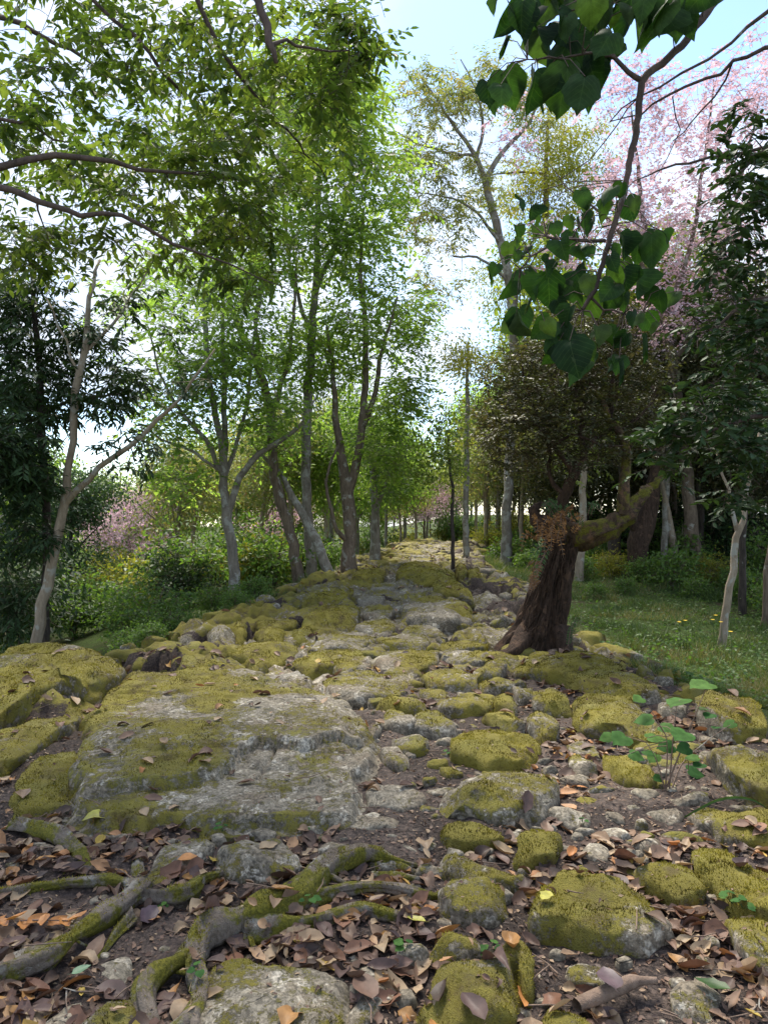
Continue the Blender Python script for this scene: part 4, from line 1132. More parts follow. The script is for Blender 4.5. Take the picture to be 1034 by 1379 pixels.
# trees at the end of the track
t = Tree(20, False)
t.limb([(610, 765, 13.6, 2.6), (609, 700, 13.6, 2.4), (607, 640, 13.6, 2), (604, 590, 13.6, 1)], ground=True, flare=1.1)
t.clusters([(598, 625, 42, 38, 13.6, .9, 45), (610, 570, 35, 30, 13.6, .8, 14)], leaf=(0.08, 0.04), rc=0.3, nleaf=30)
t.build('young_tree', 'thin young tree with a dark stem standing on the track edge', 'tree', 'bk_dark', 'lf_mid', 'diamond')
t = Tree(21, False)
t.limb([(627, 752, 16.5, 4), (627, 680, 16.5, 4), (628, 600, 16.5, 3.4), (629, 520, 16.5, 2.5), (630, 460, 16.5, 1.4)], ground=True, flare=1.1)
t.clusters([(630, 485, 38, 28, 16.5, 1, 50), (625, 560, 40, 35, 16.5, 1, 16)], leaf=(0.09, 0.04), rc=0.34, nleaf=30)
t.build('yellow_green_tree', 'slim grey tree topped with a small yellow green crown', 'tree', 'bk_grey', 'lf_yellow', 'diamond')
# big pale tree, tall, with fine sparse leaves
t = Tree(22, True)
t.limb([(681, 768, 17.5, 7), (682, 700, 17.5, 6.5), (686, 600, 17.8, 6.5), (692, 480, 18, 6.5), (688, 400, 18, 7), (680, 350, 18, 6), (667, 300, 18, 5.5), (653, 242, 18, 5)], ground=True, flare=1.2)
t.limb([(653, 245, 18, 3.8), (640, 210, 18, 3.3), (612, 170, 18, 2.4), (585, 130, 18, 1.6), (560, 95, 18, .9)])
t.limb([(655, 240, 18, 3.8), (668, 215, 18, 3.5), (690, 190, 18, 3), (712, 165, 18, 2.2), (730, 120, 18, 1.2)])
t.limb([(642, 212, 18, 2.5), (650, 170, 18, 2), (640, 120, 18, 1.3), (620, 80, 18, .8)])
t.limb([(640, 210, 18, 2), (600, 205, 18, 1.6), (555, 190, 17.5, 1), (530, 175, 17.5, .6)])
t.limb([(675, 330, 18, 2.5), (640, 285, 17.6, 1.8), (600, 265, 17.4, 1.2), (560, 260, 17.4, .7)])
t.limb([(684, 380, 18, 2.5), (650, 350, 17.6, 1.8), (610, 345, 17.4, 1.2)])
t.clusters([(590, 130, 60, 55, 18, 1.5, 76), (660, 120, 60, 45, 18, 1.5, 49), (590, 210, 60, 40, 17.6, 1.2, 53), (720, 130, 40, 50, 18, 1.2, 30), (600, 290, 60, 50, 17.5, 1.2, 45), (650, 250, 50, 50, 18, 1.2, 26), (580, 370, 50, 60, 17.5, 1.2, 26), (560, 270, 40, 60, 17.5, 1, 20)], leaf=(0.10, 0.036), rc=0.36, nleaf=44, droop=0.5, twigs=6)
t.build('pale_tree', 'tall pale barked tree with thin feathery crown against the sky', 'tree', 'bk_grey', 'lf_pale', 'diamond')
t = Tree(23, False)
t.limb([(745, 770, 23, 5), (742, 600, 23, 5), (738, 400, 23, 4.5), (735, 250, 23, 3.5), (738, 150, 23, 1.5)], ground=True)
t.limb([(736, 235, 23, 2), (700, 232, 23, 1.5), (660, 236, 23, .8)])
t.clusters([(740, 200, 60, 70, 23, 1.6, 55), (770, 270, 50, 50, 23, 1.4, 35), (715, 270, 50, 50, 23, 1.4, 30), (700, 380, 50, 60, 23, 1.6, 40), (790, 200, 40, 40, 23, 1.4, 18)], leaf=(0.12, 0.045), rc=0.6, nleaf=80, droop=0.6)
t.build('feathery_tree', 'tall yellow green feathery tree behind the pale barked tree', 'tree', 'bk_brown', 'lf_yellow', 'diamond')

# old gnarled tree
t = Tree(30)
OD = 7.55
# trunk as a broad ridged tube
tr = [(714, 886, OD, 44), (719, 868, OD, 36), (727, 842, OD, 30), (735, 810, OD, 26), (743, 775, OD, 23.5), (751, 745, OD, 21.5), (757, 725, OD, 21), (760, 710, OD, 17), (761, 698, OD, 7)]
W = np.array([[*P(a, b, c), r / FPX * c] for a, b, c, r in tr])
c_ = catmull(W, 0.018)
t.trunk.add(c_[:, :3], c_[:, 3], 120, 0.26, 31, kk=3.4, fiss=0.16)
t.base = np.array([c_[0, 0], c_[0, 1], gz1(c_[0, 0], c_[0, 1])])
t.np_.append(c_[-8:, :3]); t.nr.append(c_[-8:, 3])
for k in range(110):
    i0 = t.rs.integers(int(len(c_) * .25), len(c_) - 6); i1 = max(2, i0 - t.rs.integers(8, 30)); a_ = t.rs.uniform(math.pi * .95, math.pi * 2.05)
    q = []
    for i in np.linspace(i0, i1, 6).astype(int):
        rr = c_[i, 3] * t.rs.uniform(1.0, 1.10); a_ += t.rs.normal(0, .07)
        q.append(c_[i, :3] + np.array([math.cos(a_) * rr, math.sin(a_) * rr, 0]))
    t.br.add(catmull(np.array(q), .04), np.full(len(catmull(np.array(q), .04)), t.rs.uniform(.002, .006)), 4, cap=False)
# buttress roots
for (pts) in ([(712, 850, OD - .05, 16), (700, 868, OD - .2, 13), (688, 880, OD - .35, 9), (668, 884, OD - .4, 5), (650, 890, OD - .4, 2)], [(752, 850, OD - .1, 16), (760, 872, OD - .25, 11), (768, 885, OD - .4, 5)]):
    W = np.array([[*P(a, b, c), r / FPX * c] for a, b, c, r in pts]); c2 = catmull(W, 0.05)
    t.trunk.add(c2[:, :3], c2[:, 3], 16, 0.25, 33, kk=2.5)
main_t = t.trunk; t.trunk = Tubes()
t.limb([(748, 722, OD, 17), (780, 722, OD - .1, 15), (805, 713, OD - .15, 13), (828, 704, OD - .15, 11), (846, 688, OD - .1, 9.5), (862, 668, OD, 7), (876, 655, OD + .1, 5), (895, 640, OD + .2, 3)], sides=30, ridge=0.42, step=0.05)
t.limb([(838, 694, OD - .12, 9), (838, 660, OD - .1, 7.5), (844, 625, OD, 6.5), (838, 595, OD, 6), (820, 565, OD, 5), (808, 540, OD, 4), (795, 515, OD, 3), (790, 480, OD, 2)], sides=12, ridge=0.2, step=0.08)
limb_t = t.trunk; t.trunk = main_t
t.limb([(750, 712, OD, 11), (752, 690, OD, 9), (763, 660, OD - .1, 8), (772, 635, OD - .2, 6), (784, 605, OD - .2, 4.5), (780, 560, OD - .1, 3), (770, 500, OD, 1.5)], sides=12, ridge=0.2, step=0.08)
t.limb([(738, 715, OD, 13), (722, 700, OD - .1, 9), (718, 688, OD - .1, 7), (728, 680, OD - .1, 4), (745, 682, OD - .1, 2)], sides=14, ridge=0.25, step=0.05)
t.limb([(770, 640, OD - .2, 4), (745, 600, OD - .3, 3), (720, 570, OD - .4, 2.4), (690, 560, OD - .5, 1.5)], step=0.1)
t.limb([(784, 605, OD - .2, 3.5), (810, 585, OD, 3), (850, 570, OD + .1, 2), (880, 540, OD + .2, 1.2)], step=0.1)
t.limb([(820, 565, OD, 3.5), (825, 520, OD + .1, 3), (830, 470, OD + .2, 2), (845, 430, OD + .2, 1.2)], step=0.1)
t.limb([(758, 665, OD - .1, 4), (740, 640, OD - .1, 3), (738, 600, OD, 2.4), (715, 540, OD, 1.6), (700, 480, OD, 1)], step=0.1)
t.limb([(745, 600, OD - .3, 2.5), (770, 585, OD - .4, 2), (810, 600, OD - .5, 1.4), (840, 600, OD - .5, .8)], step=0.1)
t.clusters([(720, 510, 80, 60, OD, .9, 150), (700, 580, 65, 45, OD - .2, .8, 95), (790, 480, 80, 70, OD + .2, .9, 120), (790, 570, 80, 60, OD, .8, 90), (860, 500, 50, 90, OD + .3, .8, 80), (760, 615, 70, 25, OD - .2, .7, 14), (690, 625, 40, 26, OD, .6, 14), (850, 590, 50, 40, OD + .2, .6, 22), (780, 420, 80, 40, OD + .3, .8, 50)], leaf=(0.042, 0.018), rc=0.17, nleaf=46, droop=0.2, twigs=4, maxr=0.014)
old = t.build('old_tree', 'old shaggy dark tree leaning over the right side of the track', 'tree', 'bk_old', 'lf_olive', 'diamond', bmat='bk_old')

lo = link('limb', limb_t.mesh('limb', M['bk_oldmoss'], t.base), old); lo['label'] = 'heavy moss patched limb reaching right'
# the trees behind it
def simple(seed, name, label, bark, lm, limbs, cl=None, group=None, cat='tree', **kw):
    t = Tree(seed)
    for k, L in enumerate(limbs): t.limb(L, ground=(k == 0), flare=1.25)
    if cl: t.clusters(cl, **kw)
    return t.build(name, label, cat, bark, lm, 'diamond', group)
simple(41, 'gnarled_tree', 'thick twisted dark trunk behind the old leaning tree', 'bk_old', 'lf_olive',
       [[(852, 800, 14.5, 13), (856, 760, 14.5, 13), (862, 720, 14.5, 15), (872, 690, 14.5, 13), (880, 650, 14.5, 9), (885, 600, 14.5, 6), (880, 520, 14.6, 4)], [(862, 720, 14.5, 8), (845, 690, 14.4, 7), (842, 650, 14.4, 5), (850, 590, 14.4, 3)]],
       [(880, 560, 60, 60, 14.6, 1, 60), (830, 560, 60, 50, 14.8, 1, 50)], leaf=(0.06, 0.026), rc=0.3, nleaf=44)
simple(42, 'dark_trunk_tree', 'short dark trunk just left of the thick twisted one', 'bk_dark', 'lf_olive',
       [[(829, 805, 15.0, 9), (827, 760, 15.0, 9), (828, 720, 15.0, 8), (838, 680, 15.0, 6), (835, 600, 15.0, 4)]], [(830, 580, 60, 50, 15.3, 1, 50)], leaf=(0.06, 0.026), rc=0.3, nleaf=40)
simple(43, 'brown_trunk_tree', 'narrow brown trunk seen just right of the old leaning tree', 'bk_tan', 'lf_mid',
       [[(778, 800, 14, 6), (780, 760, 14, 6), (784, 700, 14, 5), (786, 600, 14, 4)]], [(790, 600, 50, 60, 14, 1, 40)], leaf=(0.08, 0.035), rc=0.35, nleaf=36)
simple(44, 'lichen_tree', 'pale lichen spotted trunk in the right wood, left of its ivy covered twin', 'bk_grey', 'lf_mid',
       [[(894, 805, 15.0, 5), (894, 760, 15.0, 5), (896, 700, 15.0, 4.5), (900, 600, 15.0, 4), (905, 480, 15.1, 3)]], [(900, 560, 60, 70, 15.1, 1.2, 40)], leaf=(0.08, 0.035), rc=0.35, nleaf=36)
t = Tree(45)
t.limb([(916, 805, 15.0, 5), (911, 765, 15.0, 5), (904, 720, 15.0, 5), (899, 690, 15.0, 4.5), (890, 640, 15.0, 3), (895, 560, 15.0, 2)], ground=True)
t.clusters([(918, 745, 14, 40, 14.9, .25, 40), (930, 760, 16, 30, 14.9, .25, 22)], leaf=(0.07, 0.05), rc=0.16, nleaf=22, droop=0.6)
t.clusters([(920, 600, 50, 50, 15.1, 1, 30)], leaf=(0.08, 0.035), rc=0.35, nleaf=34)
t.build('ivy_tree', 'reddish lichen trunk wrapped in ivy leaves in the right wood', 'tree', 'bk_tan', 'lf_bush', 'diamond')
simple(46, 'fork_sapling_tree', 'thin pale tree leaning right with a fork, standing in the grass', 'bk_tan', 'lf_dark',
       [[(972, 852, 8.6, 5.5), (982, 790, 8.6, 5), (992, 725, 8.6, 4.5), (1003, 680, 8.6, 3.5), (1010, 640, 8.6, 2.5), (1022, 580, 8.6, 1.6)], [(993, 720, 8.6, 3), (986, 690, 8.6, 2.6), (978, 660, 8.6, 2), (965, 610, 8.7, 1.4)]],
       [(1000, 600, 40, 40, 8.7, .6, 20)], leaf=(0.07, 0.03), rc=0.22, nleaf=26)
simple(47, 'dark_stem_tree', 'straight dark stem behind the forked pale tree', 'bk_dark', 'lf_dark',
       [[(1000, 820, 11, 4.5), (1000, 750, 11, 4.5), (1002, 660, 11, 4), (1004, 560, 11, 3)]], [(1000, 570, 50, 60, 11, 1, 40)], leaf=(0.08, 0.035), rc=0.3, nleaf=36)
simple(48, 'edge_trunk_tree', 'brownish trunk cut by the right edge of the picture', 'bk_brown', 'lf_dark',
       [[(1030, 830, 10, 6), (1034, 770, 10, 6), (1042, 700, 10, 5), (1040, 600, 10, 4)]], [(1030, 560, 50, 60, 10, 1, 36)], leaf=(0.08, 0.035), rc=0.3, nleaf=36)

# cherry tree in blossom
t = Tree(50, True)
t.limb([(935, 800, 15, 9), (930, 700, 15, 9), (920, 600, 15, 8), (905, 500, 15, 7), (890, 420, 15, 6), (870, 330, 15, 4), (860, 240, 15, 2.5), (850, 150, 15, 1.2)], ground=True)
t.limb([(905, 500, 15, 5), (940, 420, 15, 4), (975, 330, 15, 3), (1000, 230, 15, 2), (1020, 140, 15, 1)])
t.limb([(892, 430, 15, 4), (930, 330, 15, 3), (945, 230, 15, 2.2), (960, 120, 15, 1.2)])
t.limb([(880, 380, 15, 3), (840, 320, 15, 2.2), (800, 280, 15, 1.6), (760, 250, 15, 1)])
t.limb([(940, 420, 15, 3), (990, 400, 15, 2.4), (1040, 360, 15, 1.6)])
t.clusters([(940, 170, 110, 100, 15, 1.8, 109), (860, 280, 80, 80, 15, 1.6, 92), (960, 330, 90, 80, 15, 1.6, 109), (900, 420, 80, 60, 15, 1.5, 69), (830, 120, 60, 60, 15, 1.2, 34), (1010, 120, 50, 80, 15, 1.2, 34), (700, 180, 50, 50, 16, 1, 11), (760, 330, 40, 40, 15.5, 1, 18), (1000, 430, 60, 60, 15, 1.4, 46)], leaf=(0.066, 0.05), rc=0.42, nleaf=34, droop=0.25, twigs=4, flat=0.9)
t.build('cherry_tree', 'cherry tree in pale pink blossom filling the upper right', 'tree', 'bk_brown', 'pink', 'blossom', crown_name='blossom', bmat='stem')
# bare arching branches in front of the blossom + dark leaved tree on the right edge
t = Tree(51)
t.limb([(3.1, 4.9, -0.2, .11), (3.0, 4.9, 2.0, .09), (2.95, 4.9, 3.6, .07), (2.9, 5.0, 5.0, .05)], world=True, ground=True)
t.limb([(1095, 170, 5, 8), (1050, 190, 5, 5), (1010, 215, 5, 3), (985, 245, 5, 1.6)])
t.limb([(1100, 380, 5, 6), (1040, 400, 5, 4), (990, 420, 5, 2.5), (950, 470, 5, 1.2)])
t.limb([(1100, 560, 5, 6), (1040, 560, 5, 4), (980, 570, 5, 2.5), (920, 590, 5, 1.4), (880, 580, 5, .8)])
for L in ([(1090, -60, 5, 4), (1034, 15, 5, 3), (985, 55, 5.1, 2.2), (920, 100, 5.2, 1.8), (860, 130, 5.3, 1.2), (820, 165, 5.4, .7)],
          [(1100, 40, 5, 4), (1034, 68, 5, 3), (985, 85, 5.1, 2.6), (950, 105, 5.2, 2.2), (900, 130, 5.3, 1.8), (860, 152, 5.4, 1.3), (820, 164, 5.5, .7)],
          [(985, 85, 5.1, 1.6), (960, 130, 5.3, 1.3), (935, 165, 5.4, 1), (905, 190, 5.5, .6)],
          [(1060, 200, 5, 3), (1000, 205, 5.2, 2.2), (950, 218, 5.3, 2), (905, 225, 5.4, 1.6), (870, 235, 5.5, 1), (840, 258, 5.5, .6)],
          [(860, 130, 5.3, 1), (830, 170, 5.4, .9), (790, 215, 5.5, .7), (740, 250, 5.6, .4)],
          [(905, 130, 5.3, 1), (912, 170, 5.4, .8), (898, 210, 5.4, .6), (880, 240, 5.5, .4)]):
    t.limb(L, step=0.12, sides=6, ridge=0)
t.clusters([(1015, 290, 45, 100, 5, .6, 42), (1005, 440, 55, 80, 5, .6, 44), (950, 560, 65, 60, 5, .6, 38), (1000, 590, 55, 70, 5, .6, 34), (905, 600, 45, 40, 5, .4, 16), (1015, 190, 40, 60, 5, .4, 14), (990, 670, 50, 30, 5.2, .4, 10), (960, 350, 40, 40, 5, .4, 8), (960, 450, 40, 40, 5, .4, 10)], leaf=(0.066, 0.030), rc=0.15, nleaf=26, droop=0.25, twigs=3)
t.build('glossy_tree', 'dark glossy small leaved tree hanging in along the right edge', 'tree', 'stem', 'lf_dark', 'ovate')

# ------------------------------------------------------------------ background wood, copies of a few kinds
PROTO = {}
def proto(key, seed, h, lm, bark, spread, leaf, n, nleaf, name, cat='tree', low=0.3, rad=0.09):
    t = Tree(seed, False); rs = t.rs
    lean = rs.normal(0, 0.04 * h, 2)
    top = np.array([lean[0], lean[1], h * 0.92])
    pts = [(0, 0, -0.3, rad * 1.3), (lean[0] * .2, lean[1] * .1, h * .3, rad), (lean[0] * .5 + rs.normal(0, .1), lean[1] * .5, h * .6, rad * .65), (*top, rad * .2)]
    t.limb(pts, world=True, sides=7, step=0.4)
    for k in range(5):
        a = rs.uniform(0, 6.28); z0 = h * rs.uniform(low, .7); r = spread * rs.uniform(.5, .9)
        t.limb([(lean[0] * z0 / h, lean[1] * z0 / h, z0, rad * .5), (math.cos(a) * r * .5, math.sin(a) * r * .5, z0 + h * .10, rad * .35), (math.cos(a) * r, math.sin(a) * r, z0 + h * .2, rad * .12)], world=True, sides=5, step=0.4)
    sp = []
    for k in range(6):
        a = rs.uniform(0, 6.28); r = spread * rs.uniform(.1, .65)
        sp.append((math.cos(a) * r, math.sin(a) * r, spread * rs.uniform(.4, .65), h * rs.uniform(.10, .17), h * rs.uniform(low + .15, .9), 0, n // 6))
    t.clusters(sp, leaf=leaf, rc=leaf[0] * 5, nleaf=nleaf, world=True, droop=0.35, maxr=0.03)
    PROTO[key] = (t, lm, bark, name, cat)
def bproto(key, seed, h, lm, leaf, n, nleaf, name):
    t = Tree(seed, False); rs = t.rs
    for k in range(6):
        a = rs.uniform(0, 6.28); r = h * rs.uniform(.2, .5)
        t.limb([(0, 0, -.1, .02), (math.cos(a) * r * .4, math.sin(a) * r * .4, h * .5, .012), (math.cos(a) * r, math.sin(a) * r, h * .85, .004)], world=True, sides=5, step=.25)
    sp = [(rs.normal(0, h * .28), rs.normal(0, h * .28), h * .38, h * .32, h * rs.uniform(.3, .75), 0, n // 6) for k in range(6)]
    t.clusters(sp, leaf=leaf, rc=leaf[0] * 3.2, nleaf=nleaf, world=True, droop=0.3, maxr=0.012, upb=1.0)
    PROTO[key] = (t, lm, 'bk_brown', name, 'bush')
proto('A', 61, 9, 'lf_lime', 'bk_grey', 2.8, (0.17, 0.09), 240, 46, 'background_tree')
proto('B', 62, 10, 'lf_mid', 'bk_brown', 2.6, (0.16, 0.085), 260, 46, 'background_tree')
proto('C', 63, 8, 'lf_pale', 'bk_tan', 2.4, (0.16, 0.07), 170, 40, 'background_tree')
proto('D', 64, 6.5, 'lf_blue', 'bk_dark', 2.6, (0.16, 0.07), 260, 44, 'background_tree', low=0.12)
proto('E', 65, 6, 'pink', 'bk_brown', 2.6, (0.12, 0.10), 150, 44, 'background_cherry')
proto('F', 66, 8, 'lf_olive', 'bk_dark', 2.6, (0.13, 0.06), 260, 50, 'background_tree', low=0.15)
bproto('b1', 71, 1.3, 'lf_bush', (0.10, 0.05), 84, 26, 'bush')
bproto('b2', 72, 1.6, 'lf_dark', (0.11, 0.05), 90, 30, 'bush')
bproto('b3', 73, 0.9, 'lf_yellow', (0.11, 0.03), 72, 24, 'bush')
bproto('b4', 74, 0.8, 'lf_bush', (0.09, 0.05), 66, 24, 'undergrowth')
ROOT = {}
def put(key, px, d, label, group, sc=1.0, rz=None, z=None):
    x = (px - 517) / FPX * d
    zz = gz1(x, d) if z is None else z
    rz = random.uniform(0, 6.28) if rz is None else rz
    if key not in ROOT:
        t, lm, bark, name, cat = PROTO[key]
        r = t.build(name, label, cat, bark, lm, 'diamond', group)
        r.location = (x, d, zz); r.rotation_euler = (0, 0, rz); r.scale = (sc, sc, sc)
        ROOT[key] = r
    else:
        r = copy_tree(ROOT[key], (x, d, zz), rz, sc, label, group)
    return r
KIND = {'A': 'lime green', 'B': 'mid green', 'C': 'pale green thin leaved', 'D': 'blue green low branched', 'E': 'pink blossoming', 'F': 'olive leaved', 'b1': 'green leafy', 'b2': 'dark leaved', 'b3': 'yellow green', 'b4': 'low leafy'}
def where(px, d, zone):
    far = 'far ' if d > 31 else ''
    if 'left' in zone:
        return far + ('beyond the slender tan tree at left' if px < 120 else 'between the tan tree and the pale grey tree' if px < 290 else 'behind the pale grey tree' if px < 395 else 'behind the dark forked trunk')
    if 'end of the track' in zone:
        return far + ('left of where the track ends' if px < 560 else 'right of where the track ends')
    return far + ('behind the leaning old tree' if px < 770 else 'just right of the leaning old tree' if px < 880 else 'around the ivy covered trunk' if px < 960 else 'beyond the forked pale tree at right')
def many(lst, zone, gname):
    for key, px, d, sc in lst:
        tree = key in 'ABCDEF'
        w = where(px, d, zone)
        put(key, px, d, f"{KIND[key]} {'tree' if tree else 'bush'} {w}", f"{KIND[key]} {'trees' if tree else 'bushes'} {w}", sc)
# left valley
many([('D', 95, 15, .5), ('A', 60, 25, .8), ('C', 260, 23, .7), ('A', 320, 28, .8), ('C', 440, 28, .9), ('E', 175, 22, .55), ('E', 370, 32, .7), ('A', 240, 33, .9), ('C', 130, 32, .9), ('A', 30, 36, 1.0), ('C', 200, 42, 1.0), ('C', 330, 42, 1.0), ('A', -60, 24, .9), ('D', -60, 13, .8), ('A', 400, 46, 1.0)], 'on the slope below the left side of the track', 'on the left slope')
# end of the track
many([('A', 545, 36, .85), ('C', 575, 44, .8), ('E', 572, 40, .75), ('E', 590, 52, .8), ('A', 480, 34, .9), ('C', 640, 40, .85), ('C', 600, 60, 1.0), ('B', 660, 34, .8), ('A', 530, 55, 1.0), ('C', 560, 27, .5), ('B', 500, 44, 1.0), ('C', 655, 27, .7)], 'standing beyond the far end of the track', 'beyond the end of the track')
# right wood
many([('F', 700, 22, .8), ('B', 720, 27, .85), ('F', 790, 18, .75), ('B', 820, 24, .8), ('F', 870, 17, .8), ('B', 900, 22, .8), ('F', 940, 16, .85), ('B', 1010, 17, .8), ('F', 1040, 14, .8), ('D', 1080, 18, 1.0), ('B', 760, 34, .9), ('D', 930, 28, .9), ('C', 690, 33, .8)], 'in the shady wood right of the track', 'in the right wood')
# slender trunks among the others
many([('A', 445, 19, .6), ('C', 395, 18.5, .7), ('C', 350, 20, .7), ('A', 520, 24, .5), ('C', 540, 27, .5), ('C', 240, 17, .6)], 'on the slope below the left side of the track', 'on the left slope')
many([('C', 655, 21, .55), ('C', 700, 19, .6), ('C', 735, 24, .7), ('C', 860, 21, .7), ('C', 940, 20, .7), ('C', 985, 22, .7)], 'in the shady wood right of the track', 'in the right wood')
# closed ranks further back
rb = random.Random(5)
def rank(p0, p1, st, d, kinds, sc, zone, g):
    px = p0
    while px < p1:
        many([(rb.choice(kinds), px + rb.uniform(-.4, .4) * st, d * rb.uniform(.93, 1.1), sc * rb.uniform(.8, 1.15))], zone, g)
        px += st
ZL = ('on the slope below the left side of the track', 'on the left slope')
ZE = ('standing beyond the far end of the track', 'beyond the end of the track')
ZR = ('in the shady wood right of the track', 'in the right wood')
rank(-60, 520, 95, 42, 'ACCA', 1.0, *ZL); rank(-40, 480, 90, 22, ['b1', 'b3', 'b3'], 1.3, *ZL); rank(-60, 500, 100, 34, ['b3', 'b1'], 2.0, *ZL)
rank(440, 680, 40, 46, 'CCAC', .8, *ZE); rank(430, 700, 46, 60, 'ACCA', .9, *ZE); rank(440, 720, 36, 42, ['b3', 'b1', 'b3'], 1.5, *ZE)
rank(760, 1120, 110, 19, 'FB', .8, *ZR); rank(680, 1120, 80, 26, 'CBAB', .85, *ZR); rank(680, 1120, 56, 36, 'BAAC', .95, *ZR); rank(760, 1100, 90, 20, ['b1', 'b2', 'b1'], 1.2, *ZR); rank(700, 1100, 80, 28, ['b1', 'b3'], 1.6, *ZR); rank(700, 1110, 52, 22, 'CCB', .62, *ZR)
# bushes
many([('b1', 370, 14.5, 1.0), ('b3', 345, 15, 1.1), ('b1', 255, 14, 1.1), ('b2', 240, 13.4, .7), ('b1', 205, 10.5, .7), ('b1', 180, 10, .55), ('b3', 300, 14.8, .9), ('b1', 410, 17, .9), ('b3', 150, 14, 1.1), ('b3', 215, 18, 1.3), ('b2', 20, 10.5, .9), ('b1', 140, 12, .7), ('b1', 330, 18, 1.3), ('b3', 385, 20, 1.3), ('b1', 290, 11.5, .4), ('b1', 440, 15.5, .6), ('b1', 230, 9.6, .4), ('b3', 270, 19, 1.2), ('b2', 60, 12, .7), ('b1', -20, 11, 1.0), ('b1', 100, 11.5, .6), ('b4', 345, 11, .45), ('b4', 180, 8.4, .35), ('b4', 205, 8.0, .3), ('b4', 315, 9.8, .35)], 'growing left of the stone track', 'left of the track')
many([('b4', 690, 18, .8), ('b4', 715, 16, .6), ('b3', 655, 21, .6), ('b4', 740, 15, .5), ('b1', 670, 24, .6), ('b1', 800, 16.5, .6), ('b4', 785, 14.2, .5), ('b3', 822, 14.4, .55), ('b4', 865, 13.8, .55), ('b4', 905, 13.2, .8), ('b1', 930, 15, .6), ('b1', 890, 17, 1.0), ('b3', 955, 13.4, .6), ('b2', 850, 18, .9), ('b2', 965, 17, 1.1), ('b2', 1020, 16, .9), ('b4', 1010, 12.0, .6), ('b4', 1045, 11.0, .6), ('b1', 1040, 13.5, .8), ('b2', 915, 19, 1.2), ('b4', 700, 20, .9), ('b4', 935, 12.3, .4), ('b4', 985, 12.9, .5), ('b4', 840, 12.6, .35), ('b4', 800, 12.2, .3)], 'at the edge of the right wood', 'at the edge of the right wood')

# ------------------------------------------------------------------ grass on the right and along the verges
def grass():
    rs = np.random.default_rng(81)
    n = 190000
    y = 6.0 + 14 * rs.random(n) ** 1.2; xr = rs.random(n)
    c = np.interp(y, _PY, _PC); hw = np.interp(y, _HY, _HW)
    x0 = c + hw - 0.1; x1 = np.maximum(0.58 * y, x0 + 0.5)
    x = x0 + (x1 - x0) * xr
    p2 = np.stack([x, y], -1)
    keep = (fbm(p2, 1.3, 55, 3) + 0.5 * vnoise(p2, 6, 56) > rs.uniform(-1.1, 0.1, n)) & (x - x0 > 0.25 * (rs.random(n) + 0.3 * fbm(p2, 2, 5, 2)))
    # beyond the crest, right of the track
    m = 16000
    y2 = rs.uniform(14, 34, m); c2 = np.interp(y2, _PY, _PC); h2 = np.interp(y2, _HY, _HW)
    x2 = c2 + h2 * 0.95 + rs.random(m) ** 1.3 * 4
    m3 = 9000
    y3 = rs.uniform(7, 30, m3); c3 = np.interp(y3, _PY, _PC); h3 = np.interp(y3, _HY, _HW)
    x3 = c3 - h3 * 1.0 - rs.random(m3) ** 1.5 * 2.0
    x = np.concatenate([x[keep], x2, x3]); y = np.concatenate([y[keep], y2, y3])
    n = len(x); z = gz(x, y)
    p = np.stack([x, y, z - 0.01], -1)
    a = rs.uniform(0, 2 * math.pi, n)
    side = np.stack([np.cos(a), np.sin(a), np.zeros(n)], -1)
    lean = rs.normal(0, 0.45, (n, 2)); up = np.column_stack([lean, np.ones(n)]); up /= np.linalg.norm(up, axis=1, keepdims=True)
    hgt = (rs.uniform(0.02, 0.11, n) * np.clip(1 + 1.2 * fbm(p[:, :2], 2.4, 77, 3), .35, 2.4) * (0.8 + 0.03 * y))[:, None]
    wd_ = (rs.uniform(0.0025, 0.006, n) * (0.6 + 0.06 * y))[:, None]
    tip = p + up * hgt + np.column_stack([lean * 0.4, -0.1 * np.abs(lean[:, 0])]) * hgt
    V = np.stack([p - side * wd_, p + side * wd_, tip], 1).reshape(-1, 3)
    tint = np.clip(0.45 + 0.45 * fbm(p[:, :2], 1.6, 31, 3) + 0.25 * rs.standard_normal(n), 0, 1)
    me = mesh_np('grass', V, [np.arange(3 * n).reshape(-1, 3)], M['grass'], smooth=False, attrs={'tint': np.repeat(tint, 3)})
    o = link('grass', me, kind='stuff'); o['label'] = 'short green grass of the clearing right of the track'; o['category'] = 'grass'
    # small weeds among the grass
    k = 6000
    yy = 6.0 + 8 * rs.random(k) ** 1.3; cc = np.interp(yy, _PY, _PC) + np.interp(yy, _HY, _HW)
    xx = cc + 0.1 + (np.maximum(0.58 * yy, cc + .6) - cc) * rs.random(k)
    pz = np.stack([xx, yy, gz(xx, yy) + rs.uniform(0.01, 0.10, k)], -1)
    ax = rs.normal(0, 1, (k, 3)) * np.array([1, 1, .3]); up = rs.normal(0, .35, (k, 3)) + np.array([0, 0, 1])
    ln = rs.uniform(0.02, 0.065, k)
    o = link('weeds', leaf_mesh('weeds', pz, ax, up, ln, ln * .6, M['lf_bush'], 'diamond', rs.random(k) * .5), kind='stuff')
    o['label'] = 'tiny broad leaved weeds among the grass'; o['category'] = 'weeds'
grass()

